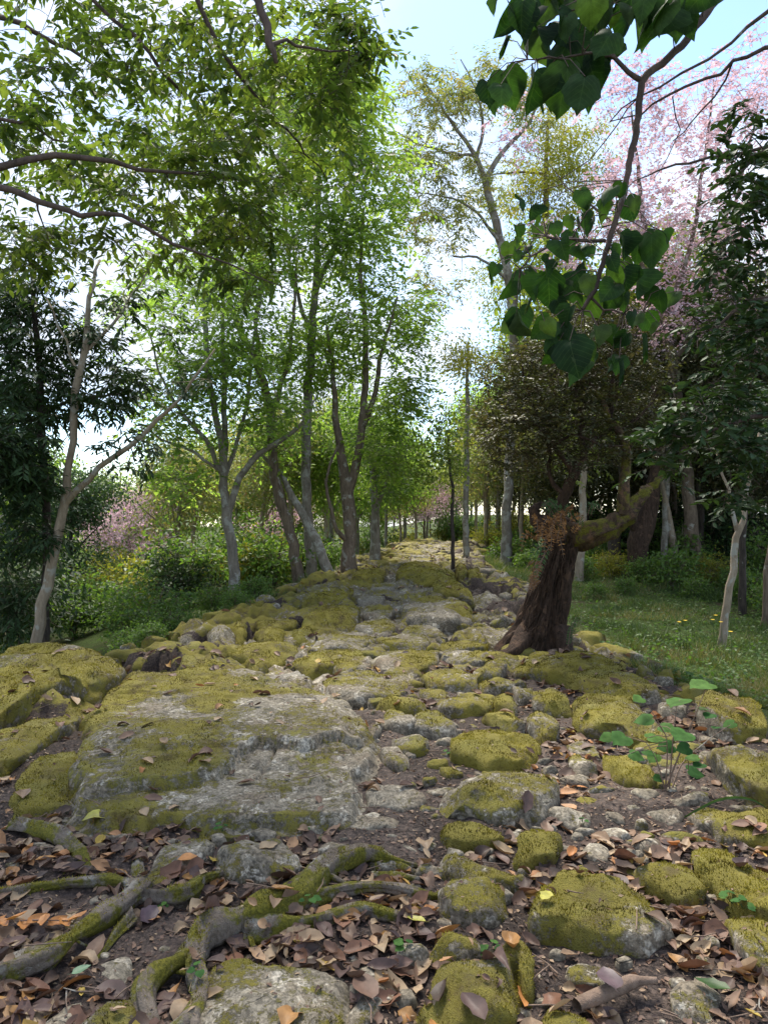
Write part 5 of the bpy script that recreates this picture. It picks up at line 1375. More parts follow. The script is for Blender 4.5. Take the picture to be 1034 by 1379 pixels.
# ------------------------------------------------------------------ roots
def root_thing(name, label, runs, seed, cat='root'):
    tb = Tubes(); pts_all = []
    for pts in runs:
        W = []
        for (px, py, r, *z) in pts:
            zz = z[0] if z else 0.03
            d = (H - zz) * FPX / (py - 689.5)
            W.append([(px - 517) / FPX * d, d, zz, r / FPX * d])
        c = catmull(np.array(W), 0.022)
        c[:, 0] += 0.014 * vnoise(c[:, :3], 9, seed); c[:, 2] += 0.018 * vnoise(c[:, :3], 5, seed + 3) - 0.002
        tp = np.linspace(0, 1, len(c)); c[:, 3] *= 1.12 - 0.35 * tp ** 2
        c[:, 3] *= 1 + 0.5 * fbm(c[:, :3], 8, seed + 8, 2); tb.add(c[:, :3], c[:, 3], 24, 0.5, seed, kk=1.9)
        pts_all.append(c)
    rr = np.random.default_rng(seed)
    for c in list(pts_all):
        for _ in range(len(c) // 14):
            i = rr.integers(0, len(c)); a = rr.uniform(0, 6.28); L = rr.uniform(.08, .22); q = c[i, :3]
            e = q + np.array([math.cos(a), math.sin(a), 0]) * L; e[2] = 0.0
            m_ = (q + e) / 2 + rr.normal(0, .02, 3); m_[2] = max(.02, q[2] * .6)
            k_ = catmull(np.vstack([q, m_, e]), .03); tb.add(k_, np.linspace(c[i, 3] * .3, .003, len(k_)), 7, .2, seed)
    allp = np.vstack(pts_all); loc = np.array([allp[:, 0].mean(), allp[:, 1].mean(), 0])
    me = tb.mesh(name, M['root'], loc)
    o = link(name, me, None, loc); tag(o, label, cat)
    V = np.vstack(tb.V); F = np.vstack(tb.F)
    bv_add(V, [F], 1)
    nn = normals(V, [F])
    mo = 0.22 + 0.40 * nn[:, 2] + 0.45 * fbm(V, 6, 5, 2)
    moss_fuzz(o, V - loc, nn, mo, F, 1.0, seed)
    return o
root_thing('tree_root', 'moss covered root with several arms crossing the left foreground', [
    [(-40, 1330, 17, .03), (0, 1310, 17, .04), (35, 1296, 16, .05), (70, 1284, 15, .06), (100, 1262, 13, .07), (132, 1240, 12, .07), (165, 1215, 13, .07), (190, 1196, 13, .06), (200, 1188, 8, .04)],
    [(-40, 1212, 7), (20, 1202, 7), (70, 1195, 7), (110, 1189, 8, .04), (150, 1184, 9, .05), (185, 1195, 10, .06)],
    [(185, 1200, 10, .06), (188, 1180, 8, .04), (186, 1160, 6, .02)],
    [(190, 1205, 9, .05), (225, 1205, 10, .05), (255, 1200, 10, .05), (270, 1186, 7, .04), (296, 1180, 5, .02)],
    [(175, 1232, 8, .04), (155, 1262, 6, .03), (138, 1284, 5, .02), (110, 1310, 3, .01)]], 301)
root_thing('tree_root', 'thin bare root curving past the dry leaves below the left mossy rock', [
    [(20, 1108, 7), (50, 1116, 8, .04), (80, 1126, 8, .045), (100, 1140, 7, .04), (115, 1160, 6, .03), (124, 1180, 4, .02)]], 302)
root_thing('tree_root', 'thickest mossy root branching to the right across the lower middle', [
    [(215, 1410, 16, .02), (262, 1370, 17, .04), (272, 1330, 15, .05), (264, 1290, 14, .05), (275, 1258, 16, .06), (310, 1243, 18, .07), (350, 1230, 18, .07), (390, 1212, 17, .07), (418, 1190, 15, .07), (440, 1167, 13, .07), (470, 1155, 13, .07), (500, 1152, 10, .05), (530, 1162, 6, .03), (560, 1170, 3, .01)],
    [(385, 1215, 11, .06), (430, 1203, 9, .055), (475, 1196, 9, .05), (520, 1198, 8, .045), (560, 1206, 7, .03), (600, 1210, 4, .01)],
    [(330, 1250, 14, .05), (380, 1246, 11, .05), (430, 1238, 9, .05), (480, 1226, 9, .05), (520, 1236, 8, .04), (565, 1240, 6, .02), (590, 1246, 3, .01)],
    [(275, 1262, 11, .05), (255, 1288, 12, .05), (225, 1300, 13, .06), (200, 1318, 14, .06), (196, 1350, 13, .05), (206, 1392, 12, .03)],
    [(272, 1330, 8, .05), (262, 1352, 7, .06), (262, 1400, 6, .06)]], 303)
root_thing('tree_root', 'small tangled roots beside the leaves in the centre foreground', [
    [(505, 1165, 4), (530, 1162, 5, .035), (560, 1175, 4, .02)], [(500, 1178, 4), (530, 1180, 5, .03), (565, 1186, 3, .02)]], 304)
tb = Tubes()
W = []
for (px, py, r) in [(776, 1354, 9), (800, 1343, 9.5), (830, 1331, 9.5), (850, 1322, 9), (862, 1321, 6), (884, 1320, 4)]:
    p = PG(px, py, 0.05); W.append([p[0], p[1], 0.05, r / FPX * p[1]])
c_ = catmull(np.array(W), 0.02); tb.add(c_[:, :3], c_[:, 3], 12, 0.10, 5)
l_ = c_[len(c_) // 2, :3].copy()
tag(link('broken_stick', tb.mesh('broken_stick', M['stick'], l_), None, l_), 'smooth brown broken stick lying on soil near the bottom right', 'stick')
bv_add(np.vstack(tb.V), [np.vstack(tb.F)], 1)

# ------------------------------------------------------------------ fallen leaves
BVH = BVHTree.FromPolygons(np.vstack(BV_V).tolist(), BV_F)
BVI = BV_ID
def litter_mesh(seed, mat, blunt=0.0, curl=0.25):
    rs = np.random.default_rng(seed)
    m = 7
    s = np.linspace(0, 1, m)
    w = 0.24 * np.sin(np.pi * s ** (0.8 + 0.15 * blunt)) ** (0.8 - 0.2 * blunt) * (1 + 0.5 * blunt) + 0.006
    cu = rs.uniform(-curl, curl); cw = rs.uniform(0.2, 1.0) * curl * 1.6; tw = rs.uniform(-0.5, 0.5)
    V = []
    for i in range(m):
        zc = cu * (s[i] - 0.5) ** 2 * 2.0 - 0.02
        yc = rs.normal(0, 0.010)
        for j, k in ((-1, 1), (-.5, .5), (0, 0), (.5, .5), (1, 1)):
            e = 1 + rs.normal(0, 0.07 if seed % 2 else 0.17) * abs(j)
            y = j * w[i] * e
            z = zc + cw * abs(j) ** 1.6 * w[i] * 1.2 + tw * y * (s[i] - .5) + rs.normal(0, 0.008)
            V.append((s[i] - 0.5 + rs.normal(0, .006), y + yc, z))
    V = np.array(V); id_ = np.arange(m * 5).reshape(m, 5)
    F = np.stack([id_[:-1, :-1], id_[1:, :-1], id_[1:, 1:], id_[:-1, 1:]], -1).reshape(-1, 4)
    # stalk
    k = len(V)
    V = np.vstack([V, [[-0.5, -0.008, 0], [-0.5, 0.008, 0], [-0.72, 0.004, 0.05], [-0.72, -0.004, 0.05]]])
    F = np.vstack([F, [[k, k + 1, k + 2, k + 3]]])
    return V, F
LV = [litter_mesh(700 + k, None, blunt=[0, 0, 0.2, 0.5, 1.0, 0.1][k % 6], curl=[0.25, 0.5, 0.8, 0.4][k % 4]) for k in range(18)]
def lay(x, y):
    r = BVH.ray_cast(Vector((x, y, 2.2)), Vector((0, 0, -1)), 5)
    return (r[0], (r[1] if r[1].z > 0 else -r[1]), r[2], r[3]) if r[0] is not None else r
def litter():
    rs = np.random.default_rng(91)
    rec = []
    n = 0
    tries = 0
    while n < 3700 and tries < 60000:
        tries += 1
        if rs.random() < 0.80:
            y = 1.75 + 5.2 * rs.random() ** 1.25
        else: y = rs.uniform(6, 20)
        c = np.interp(y, _PY, _PC); hw = np.interp(y, _HY, _HW)
        x = rs.uniform(-0.72, 0.80) * y if y < 6 else c + rs.uniform(-1.1, 1.3) * hw
        h = lay(x, y)
        if h[0] is None: continue
        onstone = BVI[h[2]] == 1
        if onstone and rs.random() > 0.035: continue
        if not onstone:
            if vnoise(np.array([[x, y]]), 2.6, 4)[0] < rs.uniform(-0.35, 0.55): continue
            if y > 6 and rs.random() < 0.35: continue
        if h[1].z < 0.55: continue
        big = rs.random()
        L = rs.uniform(0.05, 0.115) if big < 0.7 else rs.uniform(0.025, 0.05)
        nr = np.array(h[1]) + rs.normal(0, 0.26, 3); 
        rec.append((L / y + 1e-9 * tries, L, np.array(h[0]) + np.array([0, 0, 0.006 + 0.012 * rs.random()]), nr, rs.uniform(0, 6.28), rs.integers(0, len(LV)), rs.random(), onstone))
        n += 1
    rec.sort(key=lambda q: -q[0])
    TONES = [('tan', (0.27, 0.185, 0.11), (0.34, 0.25, 0.15)), ('red brown', (0.13, 0.066, 0.040), (0.18, 0.088, 0.052)), ('purplish brown', (0.080, 0.052, 0.045), (0.12, 0.072, 0.057)), ('dark brown', (0.05, 0.033, 0.025), (0.085, 0.055, 0.038)), ('orange brown', (0.26, 0.125, 0.045), (0.32, 0.17, 0.06)), ('mid brown', (0.16, 0.10, 0.065), (0.21, 0.135, 0.09))]
    TM = [mat_leaf('dry_leaf_' + a.replace(' ', '_'), G(b, c), trans=0.1, rough=0.55, spec=0.3, use='obj', tcol=(1.2, 0.9, 0.6)) for a, b, c in TONES]
    def zone(p, st):
        px = 517 + p[0] / p[1] * FPX; py = 689.5 - (p[2] - H) / p[1] * FPX
        if st: return 'resting on top of a stone'
        if py < 1000: return 'in the hollows beyond the flat slab'
        if px < 280: return 'on the soil around the left roots'
        if px < 560: return 'on the soil between the slab and the thick root' if py < 1230 else 'beside the bottom centre slab'
        if px < 760: return 'in the gaps between the central mossy stones'
        return 'on bare soil near the green seedling' if py < 1150 else 'on the soil around the broad right boulder'
    meshes = [[mesh_np('fallen_leaf', v, [f], tm) for v, f in LV] for tm in TM]
    vis = 0; rest = []
    for q in rec:
        s_, L, p, nr, a, k, tn, ost = q
        nr = nr / np.linalg.norm(nr)
        ax = np.array([math.cos(a), math.sin(a), 0.0]); ax -= nr * (ax @ nr); ax /= np.linalg.norm(ax)
        b = np.cross(nr, ax)
        inside = abs(p[0] / p[1] * FPX) < 505 and (1379 - 689.5) > (H - p[2]) / p[1] * FPX + 4
        if vis < 290 and inside:
            ti = int(rs.choice(6, p=[.18, .2, .24, .13, .1, .15])); zn = zone(p, ost)
            o = bpy.data.objects.new('fallen_leaf', meshes[ti][k]); COL.objects.link(o)
            m = Matrix.Identity(4)
            for r in range(3): m[r][0] = ax[r] * L; m[r][1] = b[r] * L; m[r][2] = nr[r] * L; m[r][3] = p[r]
            o.matrix_world = m
            tag(o, f'{TONES[ti][0]} dry leaf lying {zn}', 'leaf', f'{TONES[ti][0]} dry leaves {zn}')
            vis += 1
        else: rest.append((L, p, nr, ax, b, k, tn))
    V, F, T, off = [], [], [], 0
    for L, p, nr, ax, b, k, tn in rest:
        v, f = LV[k]
        V.append(p + L * (v[:, 0:1] * ax + v[:, 1:2] * b + v[:, 2:3] * nr)); F.append(f + off); T.append(np.full(len(v), tn)); off += len(v)
    o = link('leaf_litter', mesh_np('leaf_litter', np.vstack(V), [np.vstack(F)], M['lit'], attrs={'tint': np.concatenate(T)}), kind='stuff')
    o['label'] = 'litter of small dead leaves covering the soil between stones'; o['category'] = 'leaf litter'
litter()
# fine debris: crumbs and twigs
def debris():
    rs = np.random.default_rng(95)
    n = 26000
    y = 1.7 + 4.5 * rs.random(n) ** 1.2; x = rs.uniform(-0.56, 0.58, n) * y
    P_, L_, A_, U_ = [], [], [], []
    for i in range(n):
        h = lay(x[i], y[i])
        if h[0] is None or (BVI[h[2]] == 1 and rs.random() > 0.05): continue
        P_.append(np.array(h[0]) + [0, 0, 0.004]); A_.append(rs.normal(0, 1, 3) * [1, 1, .25]); U_.append(np.array(h[1]) + rs.normal(0, .4, 3)); L_.append(rs.uniform(0.006, 0.03))
    L_ = np.array(L_)
    o = link('leaf_crumbs', leaf_mesh('leaf_crumbs', np.array(P_), np.array(A_), np.array(U_), L_, L_ * rs.uniform(.15, .7, len(L_)), M['lit'], 'diamond', rs.random(len(L_)) * .85), kind='stuff')
    o['label'] = 'crumbled bits of dead leaf on the dark soil'; o['category'] = 'leaf litter'
    tb = Tubes()
    for i in range(330):
        y = 1.8 + 4.5 * rs.random(); x = rs.uniform(-.55, .56) * y
        h = lay(x, y)
        if h[0] is None or (BVI[h[2]] == 1 and rs.random() > .15): continue
        a = rs.uniform(0, 6.28); L = rs.uniform(.04, .16); d = np.array([math.cos(a), math.sin(a), 0]) * L
        p = np.array(h[0]) + [0, 0, .012]
        tb.add(np.vstack([p - d / 2, p + rs.normal(0, .06 * L, 3) * [1, 1, .3] + [0, 0, .004], p + d / 2 + [0, 0, rs.uniform(0, .012)]]), [.0028, .0025, .0012], 5)
    o = link('fallen_twigs', tb.mesh('fallen_twigs', M['stick']), kind='stuff'); o['label'] = 'thin fallen twigs strewn over the soil'; o['category'] = 'twigs'
debris()

def single_leaf(name, px, py, L, ang, mat, label, seed, blunt=0.3, cat='leaf', curl=.2, tilt=.1):
    p = PG(px, py, 0.04); h = lay(p[0], p[1]); z = h[0].z if h[0] else 0.03
    p = PG(px, py, z); h = lay(p[0], p[1]); z = h[0].z if h[0] else z
    v, f = litter_mesh(seed, None, blunt, curl)
    o = link(name, mesh_np(name, v * L, [f], M[mat]), None, (p[0], p[1], z + 0.025))
    o.rotation_euler = (tilt, 0, ang); tag(o, label, cat)
    return o
single_leaf('fallen_leaf', 130, 1106, .13, 0.1, 'yellow_leaf', 'curled yellow green leaf below the left front corner of the slab', 801, .4, curl=.4)
single_leaf('fallen_leaf', 200, 1240, .10, 1.3, 'purple_leaf', 'dark purple grey leaf standing in the fork of the left root', 802, .6, tilt=.5)
single_leaf('fallen_leaf', 110, 1316, .06, .8, 'mint_leaf', 'small pale mint leaf by the left root', 803, .1)
single_leaf('fallen_leaf', 958, 1340, .10, 2.6, 'fern', 'dark green fallen leaf near the bottom right corner', 804, .1)
single_leaf('fallen_leaf', 255, 1158, .09, 0.1, 'orange_leaf', 'orange leaf resting on the tilted grey slate', 805, .2)
single_leaf('fallen_leaf', 735, 1216, .07, 0.9, 'yellow_leaf', 'yellow leaf left of the broad right boulder', 806, .5)
single_leaf('fallen_leaf', 560, 1248, .07, 2.7, 'yellow_leaf', 'yellow leaf on soil left of the small grey stone', 807, .2)
single_leaf('fallen_leaf', 704, 1350, .08, 1.5, 'orange_leaf', 'orange brown leaf leaning on the squarish block', 808, .5, tilt=.8)
single_leaf('fallen_leaf', 492, 1338, .13, 1.9, 'lit_obj', 'large brown pointed leaf beside the bottom centre slab', 809, .4, curl=.1)
single_leaf('fallen_leaf', 85, 1175, .075, .5, 'lit_obj', 'rounded tan leaf at left near the thin root', 810, 1.0, curl=.05)
single_leaf('fallen_leaf', 820, 1360, .10, 1.6, 'purple_leaf', 'purplish brown leaf right of the broken stick', 811, .8, curl=.1)
# orange compound leaf at left
fr = empty('dry_frond', (*PG(40, 1248, .04), .05)); tag(fr, 'bright orange dry compound leaf at the left edge', 'leaf')
v, f = litter_mesh(820, None, 0, .3); me_f = mesh_np('leaflet', v * .075, [f], M['orange_leaf'])
for k in range(9):
    o = link('leaflet', me_f, fr, (-.12 + .035 * k, .012 * (-1) ** k, .008 * (k % 3))); o.rotation_euler = (random.uniform(-.4, .4), 0, (-1) ** k * random.uniform(.7, 1.3) + (0 if k < 8 else 0.2))
tb = Tubes(); tb.add(np.array([[-.2, 0, 0], [0, .005, .01], [.2, 0, .01]]), [.003, .0025, .001], 6); link('rachis', tb.mesh('rachis', M['stick']), fr)

# green kidney leaf on the path, petals
def disc_leaf(name, px, py, r, mat, label):
    p = PG(px, py, .1); h = lay(p[0], p[1]); z = (h[0].z if h[0] else .1)
    p = PG(px, py, z)
    an = np.linspace(0.5, 2 * math.pi - 0.5, 22) + math.pi / 2
    V = [[0, 0, 0]] + [[math.cos(a) * r * .55, math.sin(a) * r * .42, .004] for a in an] + [[math.cos(a) * r, math.sin(a) * r * .75, .006 * math.sin(5 * a)] for a in an]
    F3 = np.array([[0, 1 + k, 2 + k] for k in range(21)]); F4 = np.array([[1 + k, 23 + k, 24 + k, 2 + k] for k in range(21)])
    o = link(name, mesh_np(name, np.array(V), [F3, F4], M[mat]), None, (p[0], p[1], z + .025)); o.rotation_euler = (.25, 0, 0); tag(o, label, 'leaf')
disc_leaf('fallen_leaf', 604, 918, .105, 'mint_leaf', 'round pale green leaf lying on the rocks in mid track')

# ------------------------------------------------------------------ seedling at right
def heart_geom(n=13, seed=0):
    rs = np.random.default_rng(seed)
    O = np.array([(0.02, 0.0), (-0.10, 0.10), (-0.12, 0.26), (0.0, 0.43), (0.22, 0.53), (0.45, 0.50), (0.62, 0.40), (0.80, 0.24), (0.92, 0.10), (1.04, 0.0)])
    c = catmull(np.column_stack([O, np.zeros(len(O))]), 0.02)[:, :2]
    sl = np.concatenate([[0], np.cumsum(np.linalg.norm(np.diff(c, axis=0), axis=1))])
    u = np.linspace(0, sl[-1], n); ox = np.interp(u, sl, c[:, 0]); oy = np.interp(u, sl, c[:, 1])
    V = []; J = np.linspace(-1, 1, 7)
    for i in range(n):
        t_ = i / (n - 1); axx = t_ * 1.04
        for j in J:
            wob = 1 + (0.06 * math.sin(i * 2.1 + (1.3 if j < 0 else 0) + seed) if abs(j) == 1 else 0)
            k = abs(j)
            x = axx * (1 - k) + ox[i] * k; y = math.copysign(oy[i] * k * wob, j) if j else 0.0
            z = -0.16 * x * x + 0.16 * abs(y) - 0.30 * y * y + 0.02 * math.sin(9 * x - 5 * abs(y))
            V.append((x, y, z))
    V = np.array(V); id_ = np.arange(n * 7).reshape(n, 7)
    F = np.stack([id_[:-1, :-1], id_[1:, :-1], id_[1:, 1:], id_[:-1, 1:]], -1).reshape(-1, 4)[:, ::-1]
    return V, F
HV, HF = heart_geom()
def place_leaf(me, parent, base, axis, up, L, loc, name='leaf', sx=1.0):
    a, b, n = frames(np.array([axis], float), np.array([up], float))
    o = bpy.data.objects.new(name, me); COL.objects.link(o); o.parent = parent
    m = Matrix.Identity(4)
    for r in range(3): m[r][0] = a[0, r] * L; m[r][1] = b[0, r] * L * sx; m[r][2] = n[0, r] * L; m[r][3] = base[r] - loc[r]
    o.matrix_local = m
    return o
rs = np.random.default_rng(111)
D0 = 3.75
bp = PG(899, 1063, 0.02); loc = np.array([bp[0], bp[1], 0.02])
sd = empty('seedling', loc); tag(sd, 'leafy green seedling between the mossy boulders at right', 'plant')
me_s = mesh_np('leaf', HV * np.array([1, 1.0, 1]), [HF], M['lf_seed'])
tb = Tubes()
stems = {}
for k, (px, py) in enumerate([(897, 992), (911, 950), (870, 1000), (930, 1015), (945, 940)]):
    a = loc; b = P(px, py, D0 + rs.uniform(-.1, .15)); c = catmull(np.vstack([a + [rs.uniform(-.02, .02), 0, 0], (a * .45 + b * .55) + [0, 0, .02], b]), .03)
    tb.add(c, np.linspace(.005, .002, len(c)), 6); stems[k] = c
SN = np.vstack(list(stems.values()))
for (px, py, r) in [(835, 995, 30), (815, 993, 18), (866, 969, 24), (859, 941, 18), (943, 921, 34), (911, 944, 34), (946, 954, 14), (882, 993, 24), (899, 980, 24), (917, 989, 32), (896, 1005, 24), (873, 1014, 16), (857, 1018, 20), (879, 1020, 20), (870, 1046, 22), (885, 1048, 14), (931, 1020, 18), (937, 1040, 26), (981, 975, 18), (963, 979, 14), (954, 963, 18), (920, 1008, 20), (940, 1030, 18)]:
    L = r / FPX * D0 * 0.95
    ax = np.array([rs.choice([-1, 1]) * rs.uniform(.5, 1), rs.uniform(-.9, .3), rs.uniform(-.25, .1)]); ax /= np.linalg.norm(ax)
    c = P(px, py, D0 + rs.uniform(-.15, .2)); b = c - ax * L * .45
    place_leaf(me_s, sd, b, ax, [rs.normal(0, .2), -.35 + rs.normal(0, .2), 1], L, loc)
    j = np.argmin(np.linalg.norm(SN - b, axis=1)); tb.add(np.vstack([SN[j], (SN[j] + b) / 2 + [0, 0, .01], b]), [.0025, .002, .0015], 5, cap=False)
link('stem', tb.mesh('stem', M['stick'], loc), sd)
# long arching grass blade
def blade(pts, w, label):
    W = np.array([P(*q) for q in pts]); c = catmull(W, .03); n = len(c)
    s = np.linspace(0, 1, n); ww = w * np.sin(np.pi * np.clip(s * .9 + .08, 0, 1)) ** .6
    V = np.empty((n * 3, 3)); 
    V[0::3] = c + np.column_stack([0 * ww, 0 * ww, ww]); V[1::3] = c + np.array([0, .004, 0]); V[2::3] = c - np.column_stack([0 * ww, 0 * ww, ww])
    F = []
    for i in range(n - 1):
        for j in (0, 1): F.append([i * 3 + j, i * 3 + j + 1, i * 3 + j + 4, i * 3 + j + 3])
    l_ = c[0]
    o = link('grass_blade', mesh_np('grass_blade', V - l_, [np.array(F)], M['fern']), None, l_); tag(o, label, 'grass')
blade([(917, 1103, 3.45), (940, 1090, 3.4), (965, 1078, 3.4), (990, 1074, 3.4), (1015, 1078, 3.4), (1034, 1090, 3.35)], .007, 'long green grass blade arching over the right edge boulder')
# small herbs
HB = [(450, 1210), (425, 1170), (415, 1215), (225, 1222), (660, 1285), (268, 1312), (985, 1215), (1000, 1222), (545, 1280), (420, 1125), (780, 945), (300, 1118), (605, 1015), (785, 1110)]
for k, (px, py) in enumerate(HB):
    p = PG(px, py, .05); h = lay(*p); z = h[0].z if h[0] else .03; p = PG(px, py, z)
    hb = empty('sprout', (p[0], p[1], z)); tag(hb, 'tiny green sprout growing between stones and roots', 'plant', 'tiny sprouts on the track')
    tb = Tubes()
    for q in range(rs.integers(3, 6)):
        a = rs.uniform(0, 6.28); r = rs.uniform(.008, .024); zz = rs.uniform(.012, .035)
        tb.add(np.array([[0, 0, -.005], [math.cos(a) * r, math.sin(a) * r, zz]]), [.001, .0008], 4)
        place_leaf(me_s, hb, np.array([math.cos(a) * r, math.sin(a) * r, zz]), [math.cos(a), math.sin(a), -.1], [0, -.2, 1], rs.uniform(.018, .03), np.zeros(3))
    link('stem', tb.mesh('stem', M['lf_bush']), hb)

# ------------------------------------------------------------------ yellow flowers in the grass
v_, f_ = TEMPL['ovate']
me_p = mesh_np('petal', v_ * np.array([.028, .016, .03]), [f_], M['petal'])
for k, (px, py, d) in enumerate([(914, 838, 8.3), (922, 836, 8.2), (959, 835, 8.3), (970, 838, 8.2), (983, 851, 7.8), (963, 829, 8.6)]):
    top = P(px, py, d); g = gz1(top[0], top[1])
    fl = empty('wildflower', (top[0], top[1], g)); tag(fl, 'small yellow flower on a thin stalk in the right grass', 'flower', 'yellow flowers in the grass')
    hh = max(top[2] - g, .08)
    tb = Tubes(); tb.add(np.array([[0.01, 0, -.02], [.015, 0, hh * .5], [0, 0, hh]]), [.003, .0025, .002], 5); link('stalk', tb.mesh('stalk', M['lf_bush']), fl)
    for q in range(7):
        a = q * 6.283 / 7; o = link('petal', me_p, fl, (0, 0, hh)); o.rotation_euler = (0, -.3, a)

# ------------------------------------------------------------------ ferns on the old tree
def frond(tb, lp, la, lu, ll, pts, n, L, rs):
    c = catmull(np.array(pts), .02); tb.add(c, np.linspace(.004, .001, len(c)), 5)
    for k in range(n):
        t_ = (k + 1) / (n + 1); i = int(t_ * (len(c) - 1)); d = c[min(i + 1, len(c) - 1)] - c[i - 1]; d /= np.linalg.norm(d)
        sd_ = np.cross(d, [0, -1, .3]); sd_ /= np.linalg.norm(sd_)
        for s in (-1, 1):
            lp.append(c[i]); la.append(s * sd_ + d * .4 + rs.normal(0, .12, 3)); lu.append(np.array([0, -1, .5]) + rs.normal(0, .2, 3)); ll.append(L * math.sin(math.pi * (0.15 + .8 * t_)) + .005)
def fern(label, fronds, mat, n, L, seed, name='fern', wr=.3):
    rs = np.random.default_rng(seed); tb = Tubes(); lp, la, lu, ll = [], [], [], []
    for f in fronds: frond(tb, lp, la, lu, ll, [P(*q) for q in f], n, L, rs)
    loc = P(*fronds[0][0]); e = empty(name, loc); tag(e, label, 'fern')
    link('stalks', tb.mesh('stalks', M['stick'], loc), e, kind='stuff')
    ll = np.array(ll)
    link('leaflets', leaf_mesh('leaflets', np.array(lp), np.array(la), np.array(lu), ll, ll * wr, M[mat], 'diamond', rs.random(len(ll)), loc), e, kind='stuff')
fd = 7.15
fern('green fern hanging down the left side of the old trunk', [[(740, 735, fd), (730, 752, fd - .1), (724, 770, fd - .12), (720, 786, fd - .1)], [(735, 730, fd), (722, 740, fd - .1), (712, 760, fd - .1)]], 'fern', 13, .055, 1)
fr_ = []
rs = np.random.default_rng(5)
for k in range(24):
    x0 = rs.uniform(720, 770); y0 = rs.uniform(690, 728); dx = rs.uniform(-26, 22); dy = rs.uniform(-6, 30)
    fr_.append([(x0, y0, fd + .1), (x0 + dx * .6, y0 + dy * .1 - 8, fd - .05), (x0 + dx, y0 + dy, fd - .12)])
fern('clump of dry orange fern fronds on top of the old trunk', fr_, 'orange', 9, .045, 2, name='dry_fern', wr=.35)
fr_ = []
for k in range(26):
    x0 = rs.uniform(712, 726); y0 = rs.uniform(755, 790)
    fr_.append([(x0 + 6, y0, 7.25), (x0, y0 + 4, 7.15), (x0 - 4, y0 + rs.uniform(8, 16), 7.15)])
fern('rusty brown fibrous growth on the left flank of the old trunk', fr_, 'orange', 8, .02, 3, name='dry_fern')
fr_ = []
for k in range(9):
    x0 = rs.uniform(735, 800); y0 = rs.uniform(690, 712); dx = rs.uniform(-25, 25)
    fr_.append([(x0, y0, fd + .2), (x0 + dx * .5, y0 - 16, fd + .1), (x0 + dx, y0 - rs.uniform(2, 16), fd)])
fern('green fern tuft on the crook of the old tree', fr_, 'fern', 11, .045, 4)
# strap leaves beside the trunk base
fr_ = []
for k in range(7):
    x0 = 764; dx = rs.uniform(-4, 26); fr_.append([(x0, 870, 7.2), (x0 + dx * .5, 846 + rs.uniform(-20, 5), 7.15), (x0 + dx, 850 - rs.uniform(0, 30), 7.1)])
fern('pale strap leaved fern at the foot of the old trunk', fr_, 'fern', 10, .03, 6)

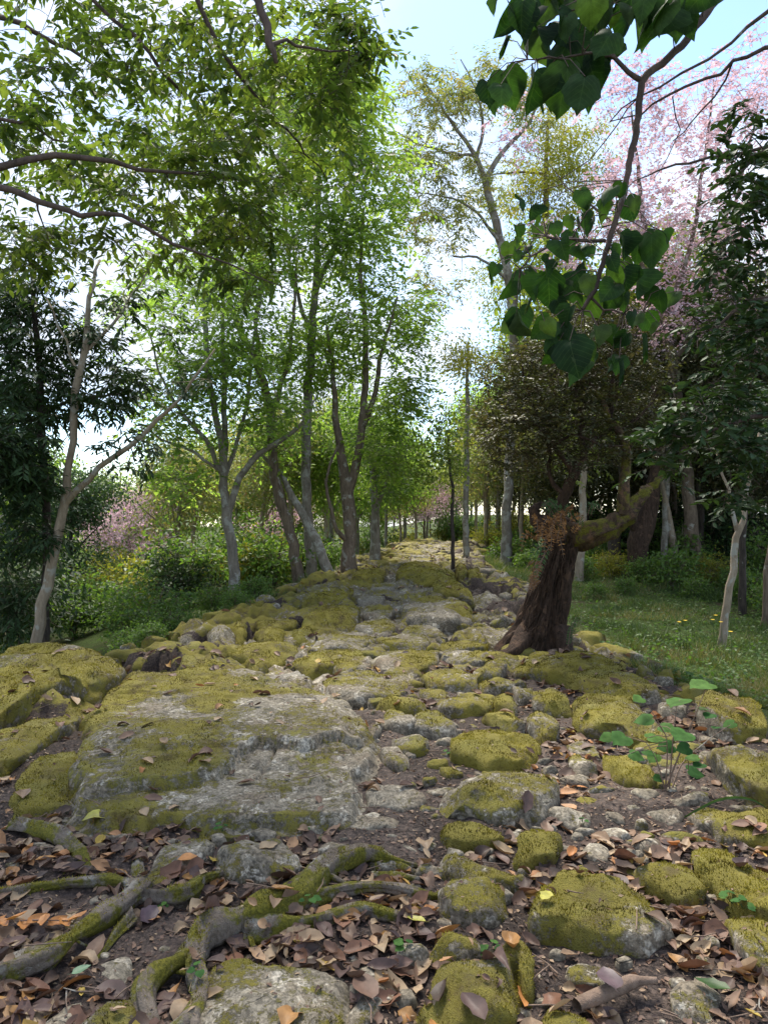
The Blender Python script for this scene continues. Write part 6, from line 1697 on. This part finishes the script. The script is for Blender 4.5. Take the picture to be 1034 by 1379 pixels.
# ------------------------------------------------------------------ hanging branch with big heart shaped leaves
def hanging():
    rs = np.random.default_rng(121)
    D = 3.0
    tb = Tubes()
    runs = [[(1088, -10, 5.0, 8), (1072, -70, 4.2, 8), (1040, -92, 3.5, 7.5), (1010, -70, D + .1, 7), (985, -25, D + .05, 6.5), (958, 8, D, 6), (930, 45, D, 5.5), (900, 78, D, 5), (865, 110, D, 5), (860, 150, D, 4.5), (851, 200, D, 4.3), (838, 265, D, 4), (818, 330, D, 4), (806, 375, D, 3.6), (795, 400, D, 3.3), (784, 418, D, 2.5)],
            [(866, 110, D, 3.6), (845, 98, D, 3), (828, 78, D, 2.6), (812, 52, D, 2.2), (800, 20, D, 1.8), (795, -20, D, 1.5)],
            [(814, 324, D, 2.4), (780, 323, D - .05, 2.2), (752, 322, D - .1, 2), (735, 318, D - .1, 1.5)],
            [(752, 322, D - .1, 1.6), (735, 335, D - .1, 1.4), (715, 345, D - .1, 1.2), (700, 362, D - .1, .8)],
            [(828, 78, D, 1.8), (790, 72, D - .05, 1.5), (740, 80, D - .1, 1.2), (710, 80, D - .1, .8)],
            [(795, 400, D, 1.8), (815, 415, D, 1.5), (850, 425, D, 1), (865, 420, D, .7)]]
    nodes = []
    for r in runs:
        W = np.array([[*P(a, b, c), q / FPX * c] for a, b, c, q in r]); c = catmull(W, .03)
        c[1:-1, :3] += .003 * rs.normal(0, 1, (len(c) - 2, 3))
        tb.add(c[:, :3], c[:, 3], 8, .12, 4); nodes.append(c[:, :3])
    NP = np.vstack(nodes)
    loc = P(1010, -70, D + .1)
    e = empty('hanging_branch', loc); tag(e, 'branch with big heart shaped dark green leaves hanging from the upper right', 'branch')
    variants = []
    for k in range(7):
        V = heart_geom(13, k + 1)[0]; V[:, 2] += .06 * fbm(V, 3, k, 2) + (-.9 + .55 * k) * V[:, 1] ** 2 - (.05 + .12 * (k % 3)) * V[:, 0] ** 2
        variants.append(mesh_np('leaf', V, [HF], M['lf_heart']))
    rolled = HV.copy(); an = rolled[:, 1] * 7.0; rolled[:, 1] = .10 * np.sin(an); rolled[:, 2] += .10 * (1 - np.cos(an))
    me_r = mesh_np('leaf', rolled, [HF], M['lf_heart'])
    low = [(655,115,95),(555,180,90),(770,195,100),(280,210,90),(310,305,70),(400,290,70),(215,310,75),(170,405,85),(250,390,60),(430,390,90),(520,410,90),(630,200,80),(560,280,70),(870,400,140),(890,315,60),(740,380,130),(95,495,55),(220,550,110),(360,480,90),(365,605,140),(500,620,100),(510,540,100),(590,680,110),(760,520,150),(810,570,110),(910,655,110),(740,640,100),(230,780,140),(330,790,110),(450,730,100),(420,890,120),(500,970,160),(620,820,90),(690,830,90),(710,960,90),(870,760,100),(790,740,90),(560,900,110),(470,800,100),(660,600,100),(680,460,110)]
    lowr = [(840, 890, 120), (720, 1010, 110), (510, 270, 60), (520, 410, 70), (75, 525, 80), (285, 520, 80), (262, 670, 80), (618, 580, 70), (745, 840, 80)]
    upp = [(65,20,55),(110,100,120),(175,80,110),(250,30,90),(240,120,100),(330,40,90),(370,95,140),(450,60,100),(540,30,90),(580,110,120),(650,70,130),(720,50,130),(760,0,110),(60,340,100),(125,310,110),(200,330,120),(320,330,150),(400,290,130),(290,220,120),(390,190,120),(480,180,100),(520,100,100),(620,20,100),(690,0,120),(560,-20,120),(440,-10,120),(300,-20,100),(200,-10,100),(450,140,110),(340,130,110)]
    uppr = [(258, 350, 80), (232, 370, 60), (100, 170, 80)]
    L_ = [(640 + x / 3.693, 230 + y / 3.693, s / 3.693, 0) for x, y, s in low] + [(640 + x / 3.693, 230 + y / 3.693, s / 3.693, 1) for x, y, s in lowr]
    L_ += [(640 + x / 2.624, y / 2.624, s / 2.624, 0) for x, y, s in upp] + [(640 + x / 2.624, y / 2.624, s / 2.624, 1) for x, y, s in uppr]
    L_ += [(x + rs.uniform(-22, 22), y + rs.uniform(-14, 14), s_ * rs.uniform(.7, 1), 0) for x, y, s_, r_ in L_ if not r_ and rs.random() < .95]
    for px, py, s, roll in L_:
        d = D + rs.uniform(-.28, .22)
        L = s / FPX * d * (1.08 * rs.uniform(.8, 1.15) if not roll else 1.1)
        ax = np.array([rs.normal(-.05, .45), rs.normal(0, .35), -1.0]) if not roll else np.array([rs.normal(0, .25), rs.normal(0, .2), -1])
        ax /= np.linalg.norm(ax)
        c = P(px, py, d); b = c - ax * L * .5
        up = np.array([rs.normal(0, .7), -1.0, rs.uniform(-.3, 1.2)])
        place_leaf(me_r if roll else variants[rs.integers(0, 7)], e, b, ax, up, L, loc, sx=rs.uniform(.78, 1.15))
        j = np.argmin(np.linalg.norm(NP - b, axis=1) + .5 * np.maximum(0, b[2] - NP[:, 2])); a = NP[j]
        tb.add(np.vstack([a, (a + b) / 2 + [0, 0, .03], b]), [.0026, .002, .0016], 5, cap=False)
    link('stem', tb.mesh('stem', M['stem'], loc), e)
hanging()
print('tris', sum(len(m.loops) - 2 * len(m.polygons) for m in bpy.data.meshes), 'objects', len(bpy.data.objects))
